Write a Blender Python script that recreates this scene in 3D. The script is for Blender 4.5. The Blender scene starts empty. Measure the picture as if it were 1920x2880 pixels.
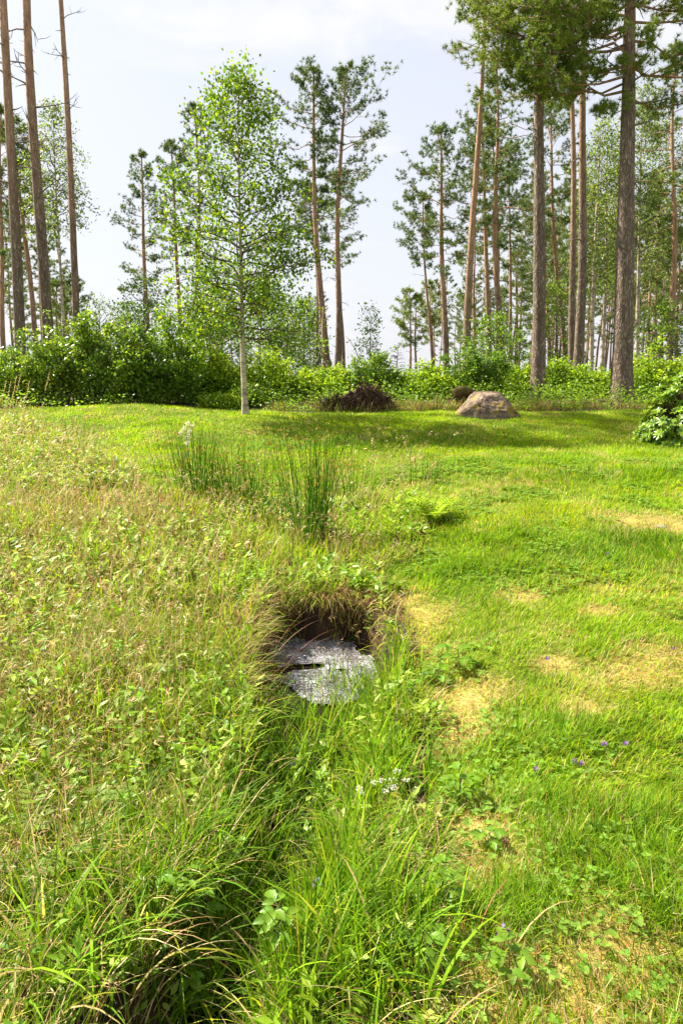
import bpy, math, random
import numpy as np

# ------------------------------------------------------------------ camera, sky, sun, exposure
S = bpy.context.scene
COL = S.collection
EYE = 1.6
PITCH = math.radians(11.05)
FPX = 1920.0
cam = bpy.data.objects.new('camera', bpy.data.cameras.new('camera'))
COL.objects.link(cam)
cam.location = (0, 0, EYE)
cam.rotation_euler = (math.radians(90) - PITCH, 0, 0)
cam.data.sensor_fit = 'VERTICAL'
cam.data.sensor_height = 36
cam.data.sensor_width = 24
cam.data.lens = 24
cam.data.clip_start = 0.05
cam.data.clip_end = 3000
S.camera = cam

SUN_EL = math.radians(47)
SUN_DIR = np.array([-0.86, 0.51])            # horizontal direction towards the sun
SUN_DIR = SUN_DIR / np.linalg.norm(SUN_DIR)
SUN_AZ = math.atan2(SUN_DIR[0], SUN_DIR[1])  # clockwise from +y

W = bpy.data.worlds.new('World')
S.world = W
W.use_nodes = True
nt = W.node_tree
nt.nodes.clear()
def N(t, ty, **kw):
    n = t.nodes.new(ty)
    for k, v in kw.items():
        if k in n.inputs.keys():
            n.inputs[k].default_value = v
        else:
            setattr(n, k, v)
    return n
out = N(nt, 'ShaderNodeOutputWorld')
bg = N(nt, 'ShaderNodeBackground', Strength=0.070)
sky = N(nt, 'ShaderNodeTexSky', sky_type='NISHITA', sun_disc=False)
sky.sun_elevation = SUN_EL
sky.sun_rotation = SUN_AZ
sky.air_density = 1.0
sky.dust_density = 2.5
sky.ozone_density = 1.5
tc = N(nt, 'ShaderNodeTexCoord')
sep = N(nt, 'ShaderNodeSeparateXYZ')
nt.links.new(tc.outputs['Generated'], sep.inputs[0])
# project the view direction on a cloud layer:  xy / (z + .12)
zz = N(nt, 'ShaderNodeMath', operation='ADD'); zz.inputs[1].default_value = 0.16
nt.links.new(sep.outputs[2], zz.inputs[0])
zm = N(nt, 'ShaderNodeMath', operation='MAXIMUM'); zm.inputs[1].default_value = 0.05
nt.links.new(zz.outputs[0], zm.inputs[0])
dx = N(nt, 'ShaderNodeMath', operation='DIVIDE'); dy = N(nt, 'ShaderNodeMath', operation='DIVIDE')
nt.links.new(sep.outputs[0], dx.inputs[0]); nt.links.new(zm.outputs[0], dx.inputs[1])
nt.links.new(sep.outputs[1], dy.inputs[0]); nt.links.new(zm.outputs[0], dy.inputs[1])
cmb = N(nt, 'ShaderNodeCombineXYZ')
nt.links.new(dx.outputs[0], cmb.inputs[0]); nt.links.new(dy.outputs[0], cmb.inputs[1])
# one named cloud bank (a soft ellipse of the layer) plus thin streaks
def ell(cx, cy, sx, sy, rot):
    mp = N(nt, 'ShaderNodeMapping', vector_type='TEXTURE')
    mp.inputs['Location'].default_value = (cx, cy, 0)
    mp.inputs['Scale'].default_value = (sx, sy, 1)
    mp.inputs['Rotation'].default_value = (0, 0, rot)
    nt.links.new(cmb.outputs[0], mp.inputs[0])
    ln = N(nt, 'ShaderNodeVectorMath', operation='LENGTH')
    nt.links.new(mp.outputs[0], ln.inputs[0])
    mr = N(nt, 'ShaderNodeMapRange', interpolation_type='SMOOTHSTEP')
    mr.inputs[1].default_value = 1.15; mr.inputs[2].default_value = 0.25
    nt.links.new(ln.outputs['Value'], mr.inputs[0])
    return mr.outputs[0]
nz = N(nt, 'ShaderNodeTexNoise', Scale=3.2, Detail=9.0, Roughness=0.62, Distortion=0.35)
mp0 = N(nt, 'ShaderNodeMapping'); mp0.inputs['Rotation'].default_value = (0, 0, 0.25); mp0.inputs['Scale'].default_value = (1.0, 1.25, 1)
nt.links.new(cmb.outputs[0], mp0.inputs[0]); nt.links.new(mp0.outputs[0], nz.inputs['Vector'])
e1 = ell(0.02, 1.50, 0.82, 0.27, -0.10)
e2 = ell(0.62, 1.52, 0.40, 0.22, 0.0)
e3 = ell(-0.02, 2.12, 0.22, 0.12, 0.0)
e4 = ell(-0.6, 4.2, 1.3, 1.5, 0.0)
def mx(a, b):
    m = N(nt, 'ShaderNodeMath', operation='MAXIMUM'); nt.links.new(a, m.inputs[0]); nt.links.new(b, m.inputs[1]); return m.outputs[0]
def mul(a, k):
    m = N(nt, 'ShaderNodeMath', operation='MULTIPLY'); nt.links.new(a, m.inputs[0]); m.inputs[1].default_value = k; return m.outputs[0]
bank = mx(mx(e1, mul(e2, .95)), mx(mul(e3, .75), mul(e4, .55)))
am = N(nt, 'ShaderNodeMath', operation='MULTIPLY_ADD'); am.inputs[1].default_value = 3.4; am.inputs[2].default_value = -1.75
nt.links.new(nz.outputs['Fac'], am.inputs[0])
ad = N(nt, 'ShaderNodeMath', operation='ADD'); nt.links.new(bank, ad.inputs[0]); nt.links.new(am.outputs[0], ad.inputs[1])
cf = N(nt, 'ShaderNodeMapRange', interpolation_type='SMOOTHSTEP')
cf.inputs[1].default_value = 0.15; cf.inputs[2].default_value = 1.65; cf.inputs[3].default_value = 0.0; cf.inputs[4].default_value = 1.0
nt.links.new(ad.outputs[0], cf.inputs[0])
# high thin veil: whiter towards the horizon
vr = N(nt, 'ShaderNodeMapRange'); vr.inputs[1].default_value = 0.0; vr.inputs[2].default_value = 0.75
vr.inputs[3].default_value = 0.9; vr.inputs[4].default_value = 0.62
nt.links.new(sep.outputs[2], vr.inputs[0])
nv = N(nt, 'ShaderNodeTexNoise', Scale=1.3, Detail=4.0, Roughness=0.5)
nt.links.new(cmb.outputs[0], nv.inputs['Vector'])
vv = N(nt, 'ShaderNodeMath', operation='MULTIPLY_ADD'); vv.inputs[1].default_value = 0.12
nt.links.new(nv.outputs['Fac'], vv.inputs[0]); nt.links.new(vr.outputs[0], vv.inputs[2])
vs = N(nt, 'ShaderNodeMath', operation='SUBTRACT'); vs.inputs[1].default_value = 0.06
nt.links.new(vv.outputs[0], vs.inputs[0])
m1 = N(nt, 'ShaderNodeMix', data_type='RGBA')
nt.links.new(vs.outputs[0], m1.inputs[0]); nt.links.new(sky.outputs[0], m1.inputs[6])
m1.inputs[7].default_value = (4.4, 4.45, 4.75, 1)
m2 = N(nt, 'ShaderNodeMix', data_type='RGBA')
nt.links.new(cf.outputs[0], m2.inputs[0]); nt.links.new(m1.outputs[2], m2.inputs[6])
m2.inputs[7].default_value = (4.9, 4.85, 4.85, 1)
nt.links.new(m2.outputs[2], bg.inputs['Color'])
nt.links.new(bg.outputs[0], out.inputs[0])

sun = bpy.data.objects.new('sun', bpy.data.lights.new('sun', 'SUN'))
COL.objects.link(sun)
sun.data.energy = 5.0
sun.data.angle = math.radians(0.6)
sun.data.color = (1.0, 0.93, 0.80)
from mathutils import Vector
sd = Vector((SUN_DIR[0] * math.cos(SUN_EL), SUN_DIR[1] * math.cos(SUN_EL), math.sin(SUN_EL)))
sun.rotation_euler = sd.to_track_quat('Z', 'Y').to_euler()

S.view_settings.view_transform = 'Standard'
S.view_settings.look = 'None'
S.view_settings.exposure = 1.6
S.view_settings.gamma = 1
S.cycles.max_bounces = 7
S.cycles.diffuse_bounces = 4
S.cycles.glossy_bounces = 2
S.cycles.transmission_bounces = 5
S.cycles.caustics_reflective = False
S.cycles.caustics_refractive = False

# ------------------------------------------------------------------ helpers
rng = np.random.default_rng(11)
random.seed(11)

def hash2(ix, iy, seed):
    h = (ix.astype(np.int64) * 374761393 + iy.astype(np.int64) * 668265263 + seed * 1442695041) & 0xFFFFFFFF
    h = ((h ^ (h >> 13)) * 1274126177) & 0xFFFFFFFF
    return ((h ^ (h >> 16)) & 0xFFFFFF) / float(0xFFFFFF)

def vnoise(x, y, seed=0):
    x = np.asarray(x, float); y = np.asarray(y, float)
    ix = np.floor(x); iy = np.floor(y)
    fx = x - ix; fy = y - iy
    fx = fx * fx * (3 - 2 * fx); fy = fy * fy * (3 - 2 * fy)
    a = hash2(ix, iy, seed); b = hash2(ix + 1, iy, seed)
    c = hash2(ix, iy + 1, seed); d = hash2(ix + 1, iy + 1, seed)
    return (a * (1 - fx) + b * fx) * (1 - fy) + (c * (1 - fx) + d * fx) * fy

def fbm(x, y, seed=0, oct=3):
    s = 0; a = 1; t = 0
    x = np.asarray(x, float); y = np.asarray(y, float)
    for k in range(oct):
        s = s + a * vnoise(x * 2 ** k, y * 2 ** k, seed + k * 17); t += a; a *= .5
    return s / t

def sstep(a, b, x):
    t = np.clip((np.asarray(x, float) - a) / (b - a), 0, 1)
    return t * t * (3 - 2 * t)

# centre line of the stream and its ditch
def ditch_x(y):
    return np.interp(y, [0.5, 1.5, 2.2, 3.0, 4.3, 5.2, 6.5, 9, 11], [-0.75, -0.42, -0.24, -0.15, -0.12, -0.20, -0.45, -0.6, -0.3])

WATER_Z = -0.34
def height(x, y):
    x = np.asarray(x, float); y = np.asarray(y, float)
    base = np.interp(y, [-5, 2.4, 3.6, 9, 13.8, 15.2, 19, 30, 60, 1500], [0, 0, 0.05, 0.44, 0.765, 0.87, 1.12, 1.2, 1.25, 1.3])
    base = base + 0.14 * np.exp(-((x + 5.0) / 2.2) ** 2 - ((y - 14.6) / 1.3) ** 2)
    base = base + (fbm(x * .45 + 9, y * .45, 3) - .5) * 0.14 * sstep(1, 4, y) * (1 - sstep(14, 22, y)) + (fbm(x * 1.7, y * 1.7, 8) - .5) * 0.05
    base = base + (fbm(x * .05, y * .05, 31) - .5) * 0.7 * sstep(22, 60, y)
    # shallow swale up the slope
    dxw = (x - ditch_x(y))
    swale = 0.20 * np.exp(-(dxw / 1.3) ** 2) * sstep(0.5, 3, y) * (1 - sstep(9, 13.5, y))
    # dip in front of the birch
    swale = swale + 0.12 * np.exp(-((x - .8) / 3.0) ** 2 - ((y - 11.6) / .9) ** 2)
    base = base - swale
    hw = np.interp(y, [0, 2, 3.2, 4.0, 4.5, 5.0], [.11, .11, .18, .32, .36, .26]) + (fbm(y * 3, x * 0 + 2, 5) - .5) * .14
    m = 1 - sstep(0, .14, np.abs(dxw) - hw)
    m = m * (1 - sstep(4.90, 4.98, y + (fbm(x * 4, y * 0, 6) - .5) * .25))
    floor = -0.40 + (fbm(x * 5, y * 5, 15) - .5) * .06
    return base * (1 - m) + floor * m

def ray(X, Y):
    u = (X - 960) / FPX; v = (1440 - Y) / FPX
    return np.array([u, math.cos(PITCH) + v * math.sin(PITCH), -math.sin(PITCH) + v * math.cos(PITCH)])

def P(X, Y, d):
    r = ray(X, Y)
    return np.array([0, 0, EYE]) + r * (d / r[1])

def gp(X, Y):
    r = ray(X, Y); o = np.array([0, 0, EYE])
    t = 1.0
    while t < 300:
        q = o + r * t
        if q[2] <= float(height(q[0], q[1])):
            return q
        t *= 1.01
    return o + r * t

def ground_x(X, d):
    z = float(height((X - 960) / FPX * d, d))
    for _ in range(3):
        depth = d * math.cos(PITCH) + (EYE - z) * math.sin(PITCH)
        x = (X - 960) / FPX * depth
        z = float(height(x, d))
    return np.array([x, d, z])

class Acc:
    def __init__(self):
        self.V = []; self.Q = []; self.T = []; self.C = []; self.n = 0
    def add(self, V, Q=None, T=None, C=None):
        V = np.asarray(V, float).reshape(-1, 3)
        if Q is not None and len(Q): self.Q.append(np.asarray(Q, np.int64).reshape(-1, 4) + self.n)
        if T is not None and len(T): self.T.append(np.asarray(T, np.int64).reshape(-1, 3) + self.n)
        if C is None: C = (1, 1, 1)
        C = np.asarray(C, float)
        if C.ndim == 1: C = np.tile(C, (len(V), 1))
        self.C.append(C); self.V.append(V); self.n += len(V)
    def build(self, name, mat, parent=None, smooth=False):
        V = np.concatenate(self.V).astype(np.float32); C = np.concatenate(self.C).astype(np.float32)
        Q = np.concatenate(self.Q) if self.Q else np.zeros((0, 4), np.int64)
        T = np.concatenate(self.T) if self.T else np.zeros((0, 3), np.int64)
        me = bpy.data.meshes.new(name)
        me.vertices.add(len(V)); me.vertices.foreach_set('co', V.ravel())
        nl = len(Q) * 4 + len(T) * 3
        me.loops.add(nl); me.polygons.add(len(Q) + len(T))
        me.loops.foreach_set('vertex_index', np.concatenate([Q.ravel(), T.ravel()]).astype(np.int32))
        ls = np.concatenate([np.arange(len(Q)) * 4, len(Q) * 4 + np.arange(len(T)) * 3]).astype(np.int32)
        me.polygons.foreach_set('loop_start', ls)
        if smooth: me.polygons.foreach_set('use_smooth', np.ones(len(ls), bool))
        a = me.color_attributes.new('col', 'FLOAT_COLOR', 'POINT')
        a.data.foreach_set('color', np.concatenate([C, np.ones((len(C), 1), np.float32)], 1).ravel())
        me.update(calc_edges=True)
        me.materials.append(mat)
        o = bpy.data.objects.new(name, me); COL.objects.link(o)
        if parent is not None: o.parent = parent
        return o

def build2(name, parts, parent):
    """one mesh from several accumulators, each with its own material"""
    A = Acc(); mi = []
    qm = []; tm = []
    for i, (a, m) in enumerate(parts):
        if not a.V: continue
        V = np.concatenate(a.V); C = np.concatenate(a.C)
        Q = np.concatenate(a.Q) if a.Q else np.zeros((0, 4), np.int64)
        T = np.concatenate(a.T) if a.T else np.zeros((0, 3), np.int64)
        A.add(V, Q, T, C); qm += [i] * len(Q); tm += [i] * len(T)
    o = A.build(name, parts[0][1], parent)
    for a, m in parts[1:]: o.data.materials.append(m)
    o.data.polygons.foreach_set('material_index', np.array(qm + tm, np.int32))
    return o

def empty(name, loc, label, cat, group=None):
    o = bpy.data.objects.new(name, None); COL.objects.link(o)
    o.empty_display_size = .2
    o.location = tuple(float(v) for v in loc); tag(o, label, cat, group)
    return o

def tag(o, label=None, cat=None, group=None, kind=None):
    if label: o['label'] = label
    if cat: o['category'] = cat
    if group: o['group'] = group
    if kind: o['kind'] = kind
    return o

def copy_thing(root, loc, label, group, rz=0, scale=1, lean=(0, 0)):
    r = root.copy(); COL.objects.link(r)
    r.location = tuple(float(v) for v in loc); r.rotation_euler = (lean[1], lean[0], rz)
    r.scale = (scale,) * 3 if np.isscalar(scale) else scale
    r['label'] = label
    if group: r['group'] = group
    for ch in list(root.children):
        c = ch.copy(); COL.objects.link(c); c.parent = r
    return r

def tube(acc, pts, rad, sides=6, col=(1, 1, 1), cap=False, rough=0.0):
    pts = np.asarray(pts, float); rad = np.asarray(rad, float); n = len(pts)
    tg = np.gradient(pts, axis=0); tg /= np.linalg.norm(tg, axis=1, keepdims=True) + 1e-9
    ref = np.array([0.31, 0.17, 0.0]) if abs(tg[0][2]) > .7 else np.array([0, 0, 1.0])
    a = np.cross(tg, ref); a /= np.linalg.norm(a, axis=1, keepdims=True) + 1e-9
    b = np.cross(tg, a)
    th = np.linspace(0, 2 * math.pi, sides, endpoint=False)
    R = rad[:, None] * (1 + (rough * rng.normal(size=(n, sides)) if rough else 0))
    V = pts[:, None, :] + R[..., None] * (np.cos(th)[None, :, None] * a[:, None, :] + np.sin(th)[None, :, None] * b[:, None, :])
    i = np.arange(n - 1)[:, None] * sides; j = np.arange(sides)[None, :]; j2 = (j + 1) % sides
    Q = np.stack([i + j, i + j2, i + sides + j2, i + sides + j], -1).reshape(-1, 4)
    c = np.asarray(col, float)
    if c.ndim == 2: c = np.repeat(c, sides, 0)
    acc.add(V.reshape(-1, 3), Q, None, c)
    if cap:
        cc = c if c.ndim == 1 else c[-1]
        acc.add(np.concatenate([V[-1], pts[-1:]]), None, [(k, (k + 1) % sides, sides) for k in range(sides)], cc)

def norm(v):
    return v / (np.linalg.norm(v, axis=-1, keepdims=True) + 1e-9)

def blades(acc, B, az, h, th0, th1, w, segs, col, twist=0.5, tipcol=None):
    n = len(B)
    if n == 0: return
    az = np.broadcast_to(az, n); h = np.broadcast_to(h, n); w = np.broadcast_to(w, n)
    d = np.stack([np.cos(az), np.sin(az), np.zeros(n)], 1)
    tw = az + math.pi / 2 + rng.uniform(-twist, twist, n)
    s = np.stack([np.cos(tw), np.sin(tw), np.zeros(n)], 1)
    pos = B.copy(); V = np.zeros((n, 2 * segs + 1, 3))
    for k in range(segs + 1):
        t = k / segs
        ww = w * (0.75 + .25 * min(1, t * 3)) * (1 - t ** 2.2)
        if k < segs:
            V[:, 2 * k] = pos - s * ww[:, None] / 2
            V[:, 2 * k + 1] = pos + s * ww[:, None] / 2
        else:
            V[:, 2 * segs] = pos
        th = th0 + th1 * (t + .5 / segs)
        pos = pos + (h / segs)[:, None] * (d * np.sin(th)[:, None] + np.array([0, 0, 1.0]) * np.cos(th)[:, None])
    o = np.arange(n)[:, None] * (2 * segs + 1)
    Q = np.concatenate([np.stack([o[:, 0] + 2 * k, o[:, 0] + 2 * k + 1, o[:, 0] + 2 * k + 3, o[:, 0] + 2 * k + 2], 1) for k in range(segs - 1)]) if segs > 1 else None
    T = np.stack([o[:, 0] + 2 * segs - 2, o[:, 0] + 2 * segs - 1, o[:, 0] + 2 * segs], 1)
    C = np.repeat(col[:, None, :], 2 * segs + 1, 1)
    if tipcol is not None:
        t = (np.arange(2 * segs + 1) // 2 / segs)[None, :, None] ** 2.0
        C = C * (1 - t) + tipcol[:, None, :] * t
    acc.add(V.reshape(-1, 3), Q, T, C.reshape(-1, 3))
    return pos

def leaves(acc, Pp, D, L, Wd, col, fold=0.25, up=None, upbias=0.6):
    """diamond leaves: base, left, tip, right, slightly folded along the midrib"""
    n = len(Pp)
    if n == 0: return
    D = norm(D)
    r = rng.normal(size=(n, 3))
    if up is not None: r = r * (1 - upbias) + up * upbias * 1.6
    side = norm(np.cross(D, r)); nn = np.cross(side, D)
    L = np.broadcast_to(L, n)[:, None]; Wd = np.broadcast_to(Wd, n)[:, None]
    v0 = Pp; v2 = Pp + D * L
    mid = Pp + D * L * .42
    v1 = mid - side * Wd / 2 + nn * Wd * fold * .5
    v3 = mid + side * Wd / 2 + nn * Wd * fold * .5
    V = np.stack([v0, v1, v2, v3], 1)
    o = np.arange(n) * 4
    T = np.concatenate([np.stack([o, o + 1, o + 2], 1), np.stack([o, o + 2, o + 3], 1)])
    acc.add(V.reshape(-1, 3), None, T, np.repeat(col, 4, 0))

def biged_leaves(acc, Pp, D, up, L, Wd, col, fold=.18, droop=.25, teeth=True):
    """larger toothed leaves with a midrib fold and side ribs"""
    K = 6
    for i in range(len(Pp)):
        d = norm(D[i]); s = norm(np.cross(d, up[i])); n_ = np.cross(s, d)
        l = L[i]; w = Wd[i]
        V = []; 
        for k in range(K + 1):
            t = k / K
            m = Pp[i] + d * l * t - np.array([0, 0, 1]) * droop * l * t * t
            hw = w / 2 * math.sin(math.pi * min(1, t ** .75)) ** .8 if 0 < t < 1 else 0
            rib = (0.02 * w if k % 2 else -0.02 * w)
            V += [m, m - s * hw * (1 if k % 2 else .84) + n_ * (hw * fold * 2 + rib) + d * (hw * .25), m + s * hw * (1 if k % 2 else .84) + n_ * (hw * fold * 2 + rib) + d * (hw * .25)]
        Q = []
        for k in range(K):
            a = 3 * k; b = a + 3
            Q += [(a, a + 1, b + 1, b), (a, b, b + 2, a + 2)]
        acc.add(V, Q, None, col[i])

def needles(acc, Pp, D, k, L, w, col, spread=1.0, taper=True):
    """k thin triangles radiating around D from each point"""
    n = len(Pp)
    if n == 0: return
    D = norm(D)
    DD = np.repeat(D, k, 0); PP = np.repeat(Pp, k, 0)
    d = norm(DD * rng.uniform(.15, 1.0, (n * k, 1)) + norm(rng.normal(size=(n * k, 3))) * spread)
    side = norm(np.cross(d, rng.normal(size=(n * k, 3))))
    l = (L * rng.uniform(.7, 1.2, n * k))[:, None]
    v0 = PP - side * w / 2; v1 = PP + side * w / 2; v2 = PP + d * l
    V = np.stack([v0, v1, v2], 1).reshape(-1, 3)
    c = np.repeat(np.repeat(col, k, 0) * rng.uniform(.8, 1.2, (n * k, 1)), 3, 0)
    acc.add(V, None, np.arange(n * k * 3).reshape(-1, 3), c)

def colvar(base, n, v=.15, alt=None, p=.0):
    c = np.tile(np.asarray(base, float), (n, 1))
    if alt is not None:
        m = rng.random(n) < p
        c[m] = alt
    c = c * rng.normal(1, v, (n, 1)).clip(.5, 1.6)
    c = c * rng.normal(1, v * .35, (n, 3)).clip(.7, 1.3)
    return c.clip(0, 1)

# ------------------------------------------------------------------ materials
def mat_leaf(name, trans=.4, rough=.5, spec=.35, tint=(1.25, 1.2, .7), shade=(1, 1, 1)):
    m = bpy.data.materials.new(name); m.use_nodes = True; t = m.node_tree; t.nodes.clear()
    o = N(t, 'ShaderNodeOutputMaterial')
    at = N(t, 'ShaderNodeAttribute', attribute_name='col')
    pb = N(t, 'ShaderNodeBsdfPrincipled', Roughness=rough)
    pb.inputs['Specular IOR Level'].default_value = spec
    tr = N(t, 'ShaderNodeBsdfTranslucent')
    ml = N(t, 'ShaderNodeMix', data_type='RGBA', blend_type='MULTIPLY'); ml.inputs[0].default_value = 1
    ml.inputs[7].default_value = (*tint, 1)
    t.links.new(at.outputs['Color'], ml.inputs[6])
    t.links.new(at.outputs['Color'], pb.inputs['Base Color'])
    t.links.new(ml.outputs[2], tr.inputs['Color'])
    mxs = N(t, 'ShaderNodeMixShader'); mxs.inputs[0].default_value = trans
    t.links.new(pb.outputs[0], mxs.inputs[1]); t.links.new(tr.outputs[0], mxs.inputs[2])
    t.links.new(mxs.outputs[0], o.inputs[0])
    return m

M_grass = mat_leaf('grass_blade', .46, .6, .15)
M_dry = mat_leaf('dry_grass_blade', .25, .6, .2, tint=(1.1, 1.0, .8))
M_leaf = mat_leaf('broad_leaf', .5, .42, .35)
M_herb = mat_leaf('herb_leaf', .42, .45, .3)
M_gloss = mat_leaf('glossy_leaf', .42, .33, .5)
M_needle = mat_leaf('pine_needle', .32, .5, .3, tint=(1.2, 1.1, .7))
M_petal = mat_leaf('petal', .3, .6, .2, tint=(1, 1, 1))

def mat_noise(name, c1, c2, scale=8, rough=.9, bump=.3, bscale=20, use_attr=False, c3=None):
    m = bpy.data.materials.new(name); m.use_nodes = True; t = m.node_tree
    pb = t.nodes['Principled BSDF']; pb.inputs['Roughness'].default_value = rough
    pb.inputs['Specular IOR Level'].default_value = .2
    tcn = N(t, 'ShaderNodeTexCoord')
    nz = N(t, 'ShaderNodeTexNoise', Scale=scale, Detail=6.0, Roughness=.65)
    t.links.new(tcn.outputs['Object'], nz.inputs['Vector'])
    cr = N(t, 'ShaderNodeValToRGB')
    cr.color_ramp.elements[0].position = .35; cr.color_ramp.elements[1].position = .68
    cr.color_ramp.elements[0].color = (*c1, 1); cr.color_ramp.elements[1].color = (*c2, 1)
    if c3:
        e = cr.color_ramp.elements.new(.52); e.color = (*c3, 1)
    t.links.new(nz.outputs['Fac'], cr.inputs[0])
    last = cr.outputs[0]
    if use_attr:
        at = N(t, 'ShaderNodeAttribute', attribute_name='col')
        mm = N(t, 'ShaderNodeMix', data_type='RGBA', blend_type='MULTIPLY'); mm.inputs[0].default_value = 1
        t.links.new(last, mm.inputs[6]); t.links.new(at.outputs['Color'], mm.inputs[7]); last = mm.outputs[2]
    t.links.new(last, pb.inputs['Base Color'])
    n2 = N(t, 'ShaderNodeTexNoise', Scale=bscale, Detail=8.0, Roughness=.7)
    t.links.new(tcn.outputs['Object'], n2.inputs['Vector'])
    bp = N(t, 'ShaderNodeBump', Strength=bump, Distance=.05)
    t.links.new(n2.outputs['Fac'], bp.inputs['Height']); t.links.new(bp.outputs[0], pb.inputs['Normal'])
    return m

M_ground = mat_noise('ground_soil', (.65, .62, .6), (1.25, 1.25, 1.2), 9, .95, .5, 30, True)
M_twig = mat_noise('twig_bark', (.07, .05, .038), (.16, .12, .09), 12, .85, .3, 40)
M_dead = mat_noise('dead_branch', (.13, .11, .095), (.25, .21, .18), 12, .9, .3, 40)
M_root = mat_noise('root_wood', (.05, .032, .022), (.20, .12, .075), 6, .95, .7, 18)
M_stem = mat_noise('green_stem', (.08, .12, .03), (.16, .20, .06), 12, .7, .1, 40)

def mat_pinebark(name):
    """grey-brown plated bark low on the trunk turning into flaky orange bark; blend factor in attribute col.r"""
    m = bpy.data.materials.new(name); m.use_nodes = True; t = m.node_tree
    pb = t.nodes['Principled BSDF']; pb.inputs['Roughness'].default_value = .88
    pb.inputs['Specular IOR Level'].default_value = .2
    tcn = N(t, 'ShaderNodeTexCoord')
    mp = N(t, 'ShaderNodeMapping'); mp.inputs['Scale'].default_value = (1, 1, .24)
    t.links.new(tcn.outputs['Object'], mp.inputs[0])
    wn = N(t, 'ShaderNodeTexNoise', Scale=6.0, Detail=3.0)
    t.links.new(mp.outputs[0], wn.inputs['Vector'])
    wm = N(t, 'ShaderNodeMix', data_type='RGBA'); wm.inputs[0].default_value = .30
    t.links.new(mp.outputs[0], wm.inputs[6]); t.links.new(wn.outputs['Color'], wm.inputs[7])
    vo = N(t, 'ShaderNodeTexVoronoi', feature='DISTANCE_TO_EDGE', Scale=24.0)
    t.links.new(wm.outputs[2], vo.inputs['Vector'])
    crk = N(t, 'ShaderNodeMapRange'); crk.inputs[1].default_value = -.06; crk.inputs[2].default_value = .30
    t.links.new(vo.outputs['Distance'], crk.inputs[0])
    nz = N(t, 'ShaderNodeTexNoise', Scale=9.0, Detail=7.0, Roughness=.7)
    t.links.new(mp.outputs[0], nz.inputs['Vector'])
    lo = N(t, 'ShaderNodeValToRGB'); e = lo.color_ramp.elements
    e[0].position = .3; e[0].color = (.16, .115, .085, 1); e[1].position = .72; e[1].color = (.50, .40, .31, 1)
    t.links.new(nz.outputs['Fac'], lo.inputs[0])
    dk = N(t, 'ShaderNodeMix', data_type='RGBA')
    t.links.new(crk.outputs[0], dk.inputs[0]); dk.inputs[6].default_value = (.085, .052, .036, 1); t.links.new(lo.outputs[0], dk.inputs[7])
    hi = N(t, 'ShaderNodeValToRGB'); e = hi.color_ramp.elements
    e[0].position = .3; e[0].color = (.33, .17, .095, 1); e[1].position = .75; e[1].color = (.60, .39, .25, 1)
    t.links.new(nz.outputs['Fac'], hi.inputs[0])
    at = N(t, 'ShaderNodeAttribute', attribute_name='col')
    sp = N(t, 'ShaderNodeSeparateXYZ'); t.links.new(at.outputs['Vector'], sp.inputs[0])
    ja = N(t, 'ShaderNodeMath', operation='MULTIPLY_ADD'); ja.inputs[1].default_value = .8; ja.inputs[2].default_value = -.4
    t.links.new(nz.outputs['Fac'], ja.inputs[0])
    jb = N(t, 'ShaderNodeMath', operation='ADD', use_clamp=True); t.links.new(sp.outputs[0], jb.inputs[0]); t.links.new(ja.outputs[0], jb.inputs[1])
    mm = N(t, 'ShaderNodeMix', data_type='RGBA')
    t.links.new(jb.outputs[0], mm.inputs[0]); t.links.new(dk.outputs[2], mm.inputs[6]); t.links.new(hi.outputs[0], mm.inputs[7])
    t.links.new(mm.outputs[2], pb.inputs['Base Color'])
    bp = N(t, 'ShaderNodeBump', Strength=.9, Distance=.03)
    ha = N(t, 'ShaderNodeMath', operation='MULTIPLY_ADD'); ha.inputs[1].default_value = 1.0
    t.links.new(crk.outputs[0], ha.inputs[0]); t.links.new(nz.outputs['Fac'], ha.inputs[2])
    t.links.new(ha.outputs[0], bp.inputs['Height']); t.links.new(bp.outputs[0], pb.inputs['Normal'])
    return m
M_bark = mat_pinebark('pine_bark')

def mat_birch(name):
    m = bpy.data.materials.new(name); m.use_nodes = True; t = m.node_tree
    pb = t.nodes['Principled BSDF']; pb.inputs['Roughness'].default_value = .7
    tcn = N(t, 'ShaderNodeTexCoord')
    mp = N(t, 'ShaderNodeMapping'); mp.inputs['Scale'].default_value = (2.2, 2.2, 14)
    t.links.new(tcn.outputs['Object'], mp.inputs[0])
    nz = N(t, 'ShaderNodeTexNoise', Scale=2.2, Detail=5.0, Roughness=.6)
    t.links.new(mp.outputs[0], nz.inputs['Vector'])
    n2 = N(t, 'ShaderNodeTexNoise', Scale=3.0, Detail=5.0, Roughness=.65)
    t.links.new(tcn.outputs['Object'], n2.inputs['Vector'])
    cr = N(t, 'ShaderNodeValToRGB'); e = cr.color_ramp.elements
    e[0].position = .34; e[0].color = (.05, .04, .035, 1); e[1].position = .44; e[1].color = (.50, .40, .29, 1)
    x = e.new(.7); x.color = (.66, .57, .45, 1)
    t.links.new(nz.outputs['Fac'], cr.inputs[0])
    c2 = N(t, 'ShaderNodeValToRGB'); e = c2.color_ramp.elements
    e[0].position = .36; e[0].color = (.22, .16, .12, 1); e[1].position = .55; e[1].color = (1, 1, 1, 1)
    t.links.new(n2.outputs['Fac'], c2.inputs[0])
    mm = N(t, 'ShaderNodeMix', data_type='RGBA', blend_type='MULTIPLY'); mm.inputs[0].default_value = .85
    t.links.new(cr.outputs[0], mm.inputs[6]); t.links.new(c2.outputs[0], mm.inputs[7])
    t.links.new(mm.outputs[2], pb.inputs['Base Color'])
    return m
M_birch = mat_birch('birch_bark')

# ------------------------------------------------------------------ regions of the ground
def poly_world(pts):
    return np.array([gp(X, Y)[:2] for X, Y in pts])

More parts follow.
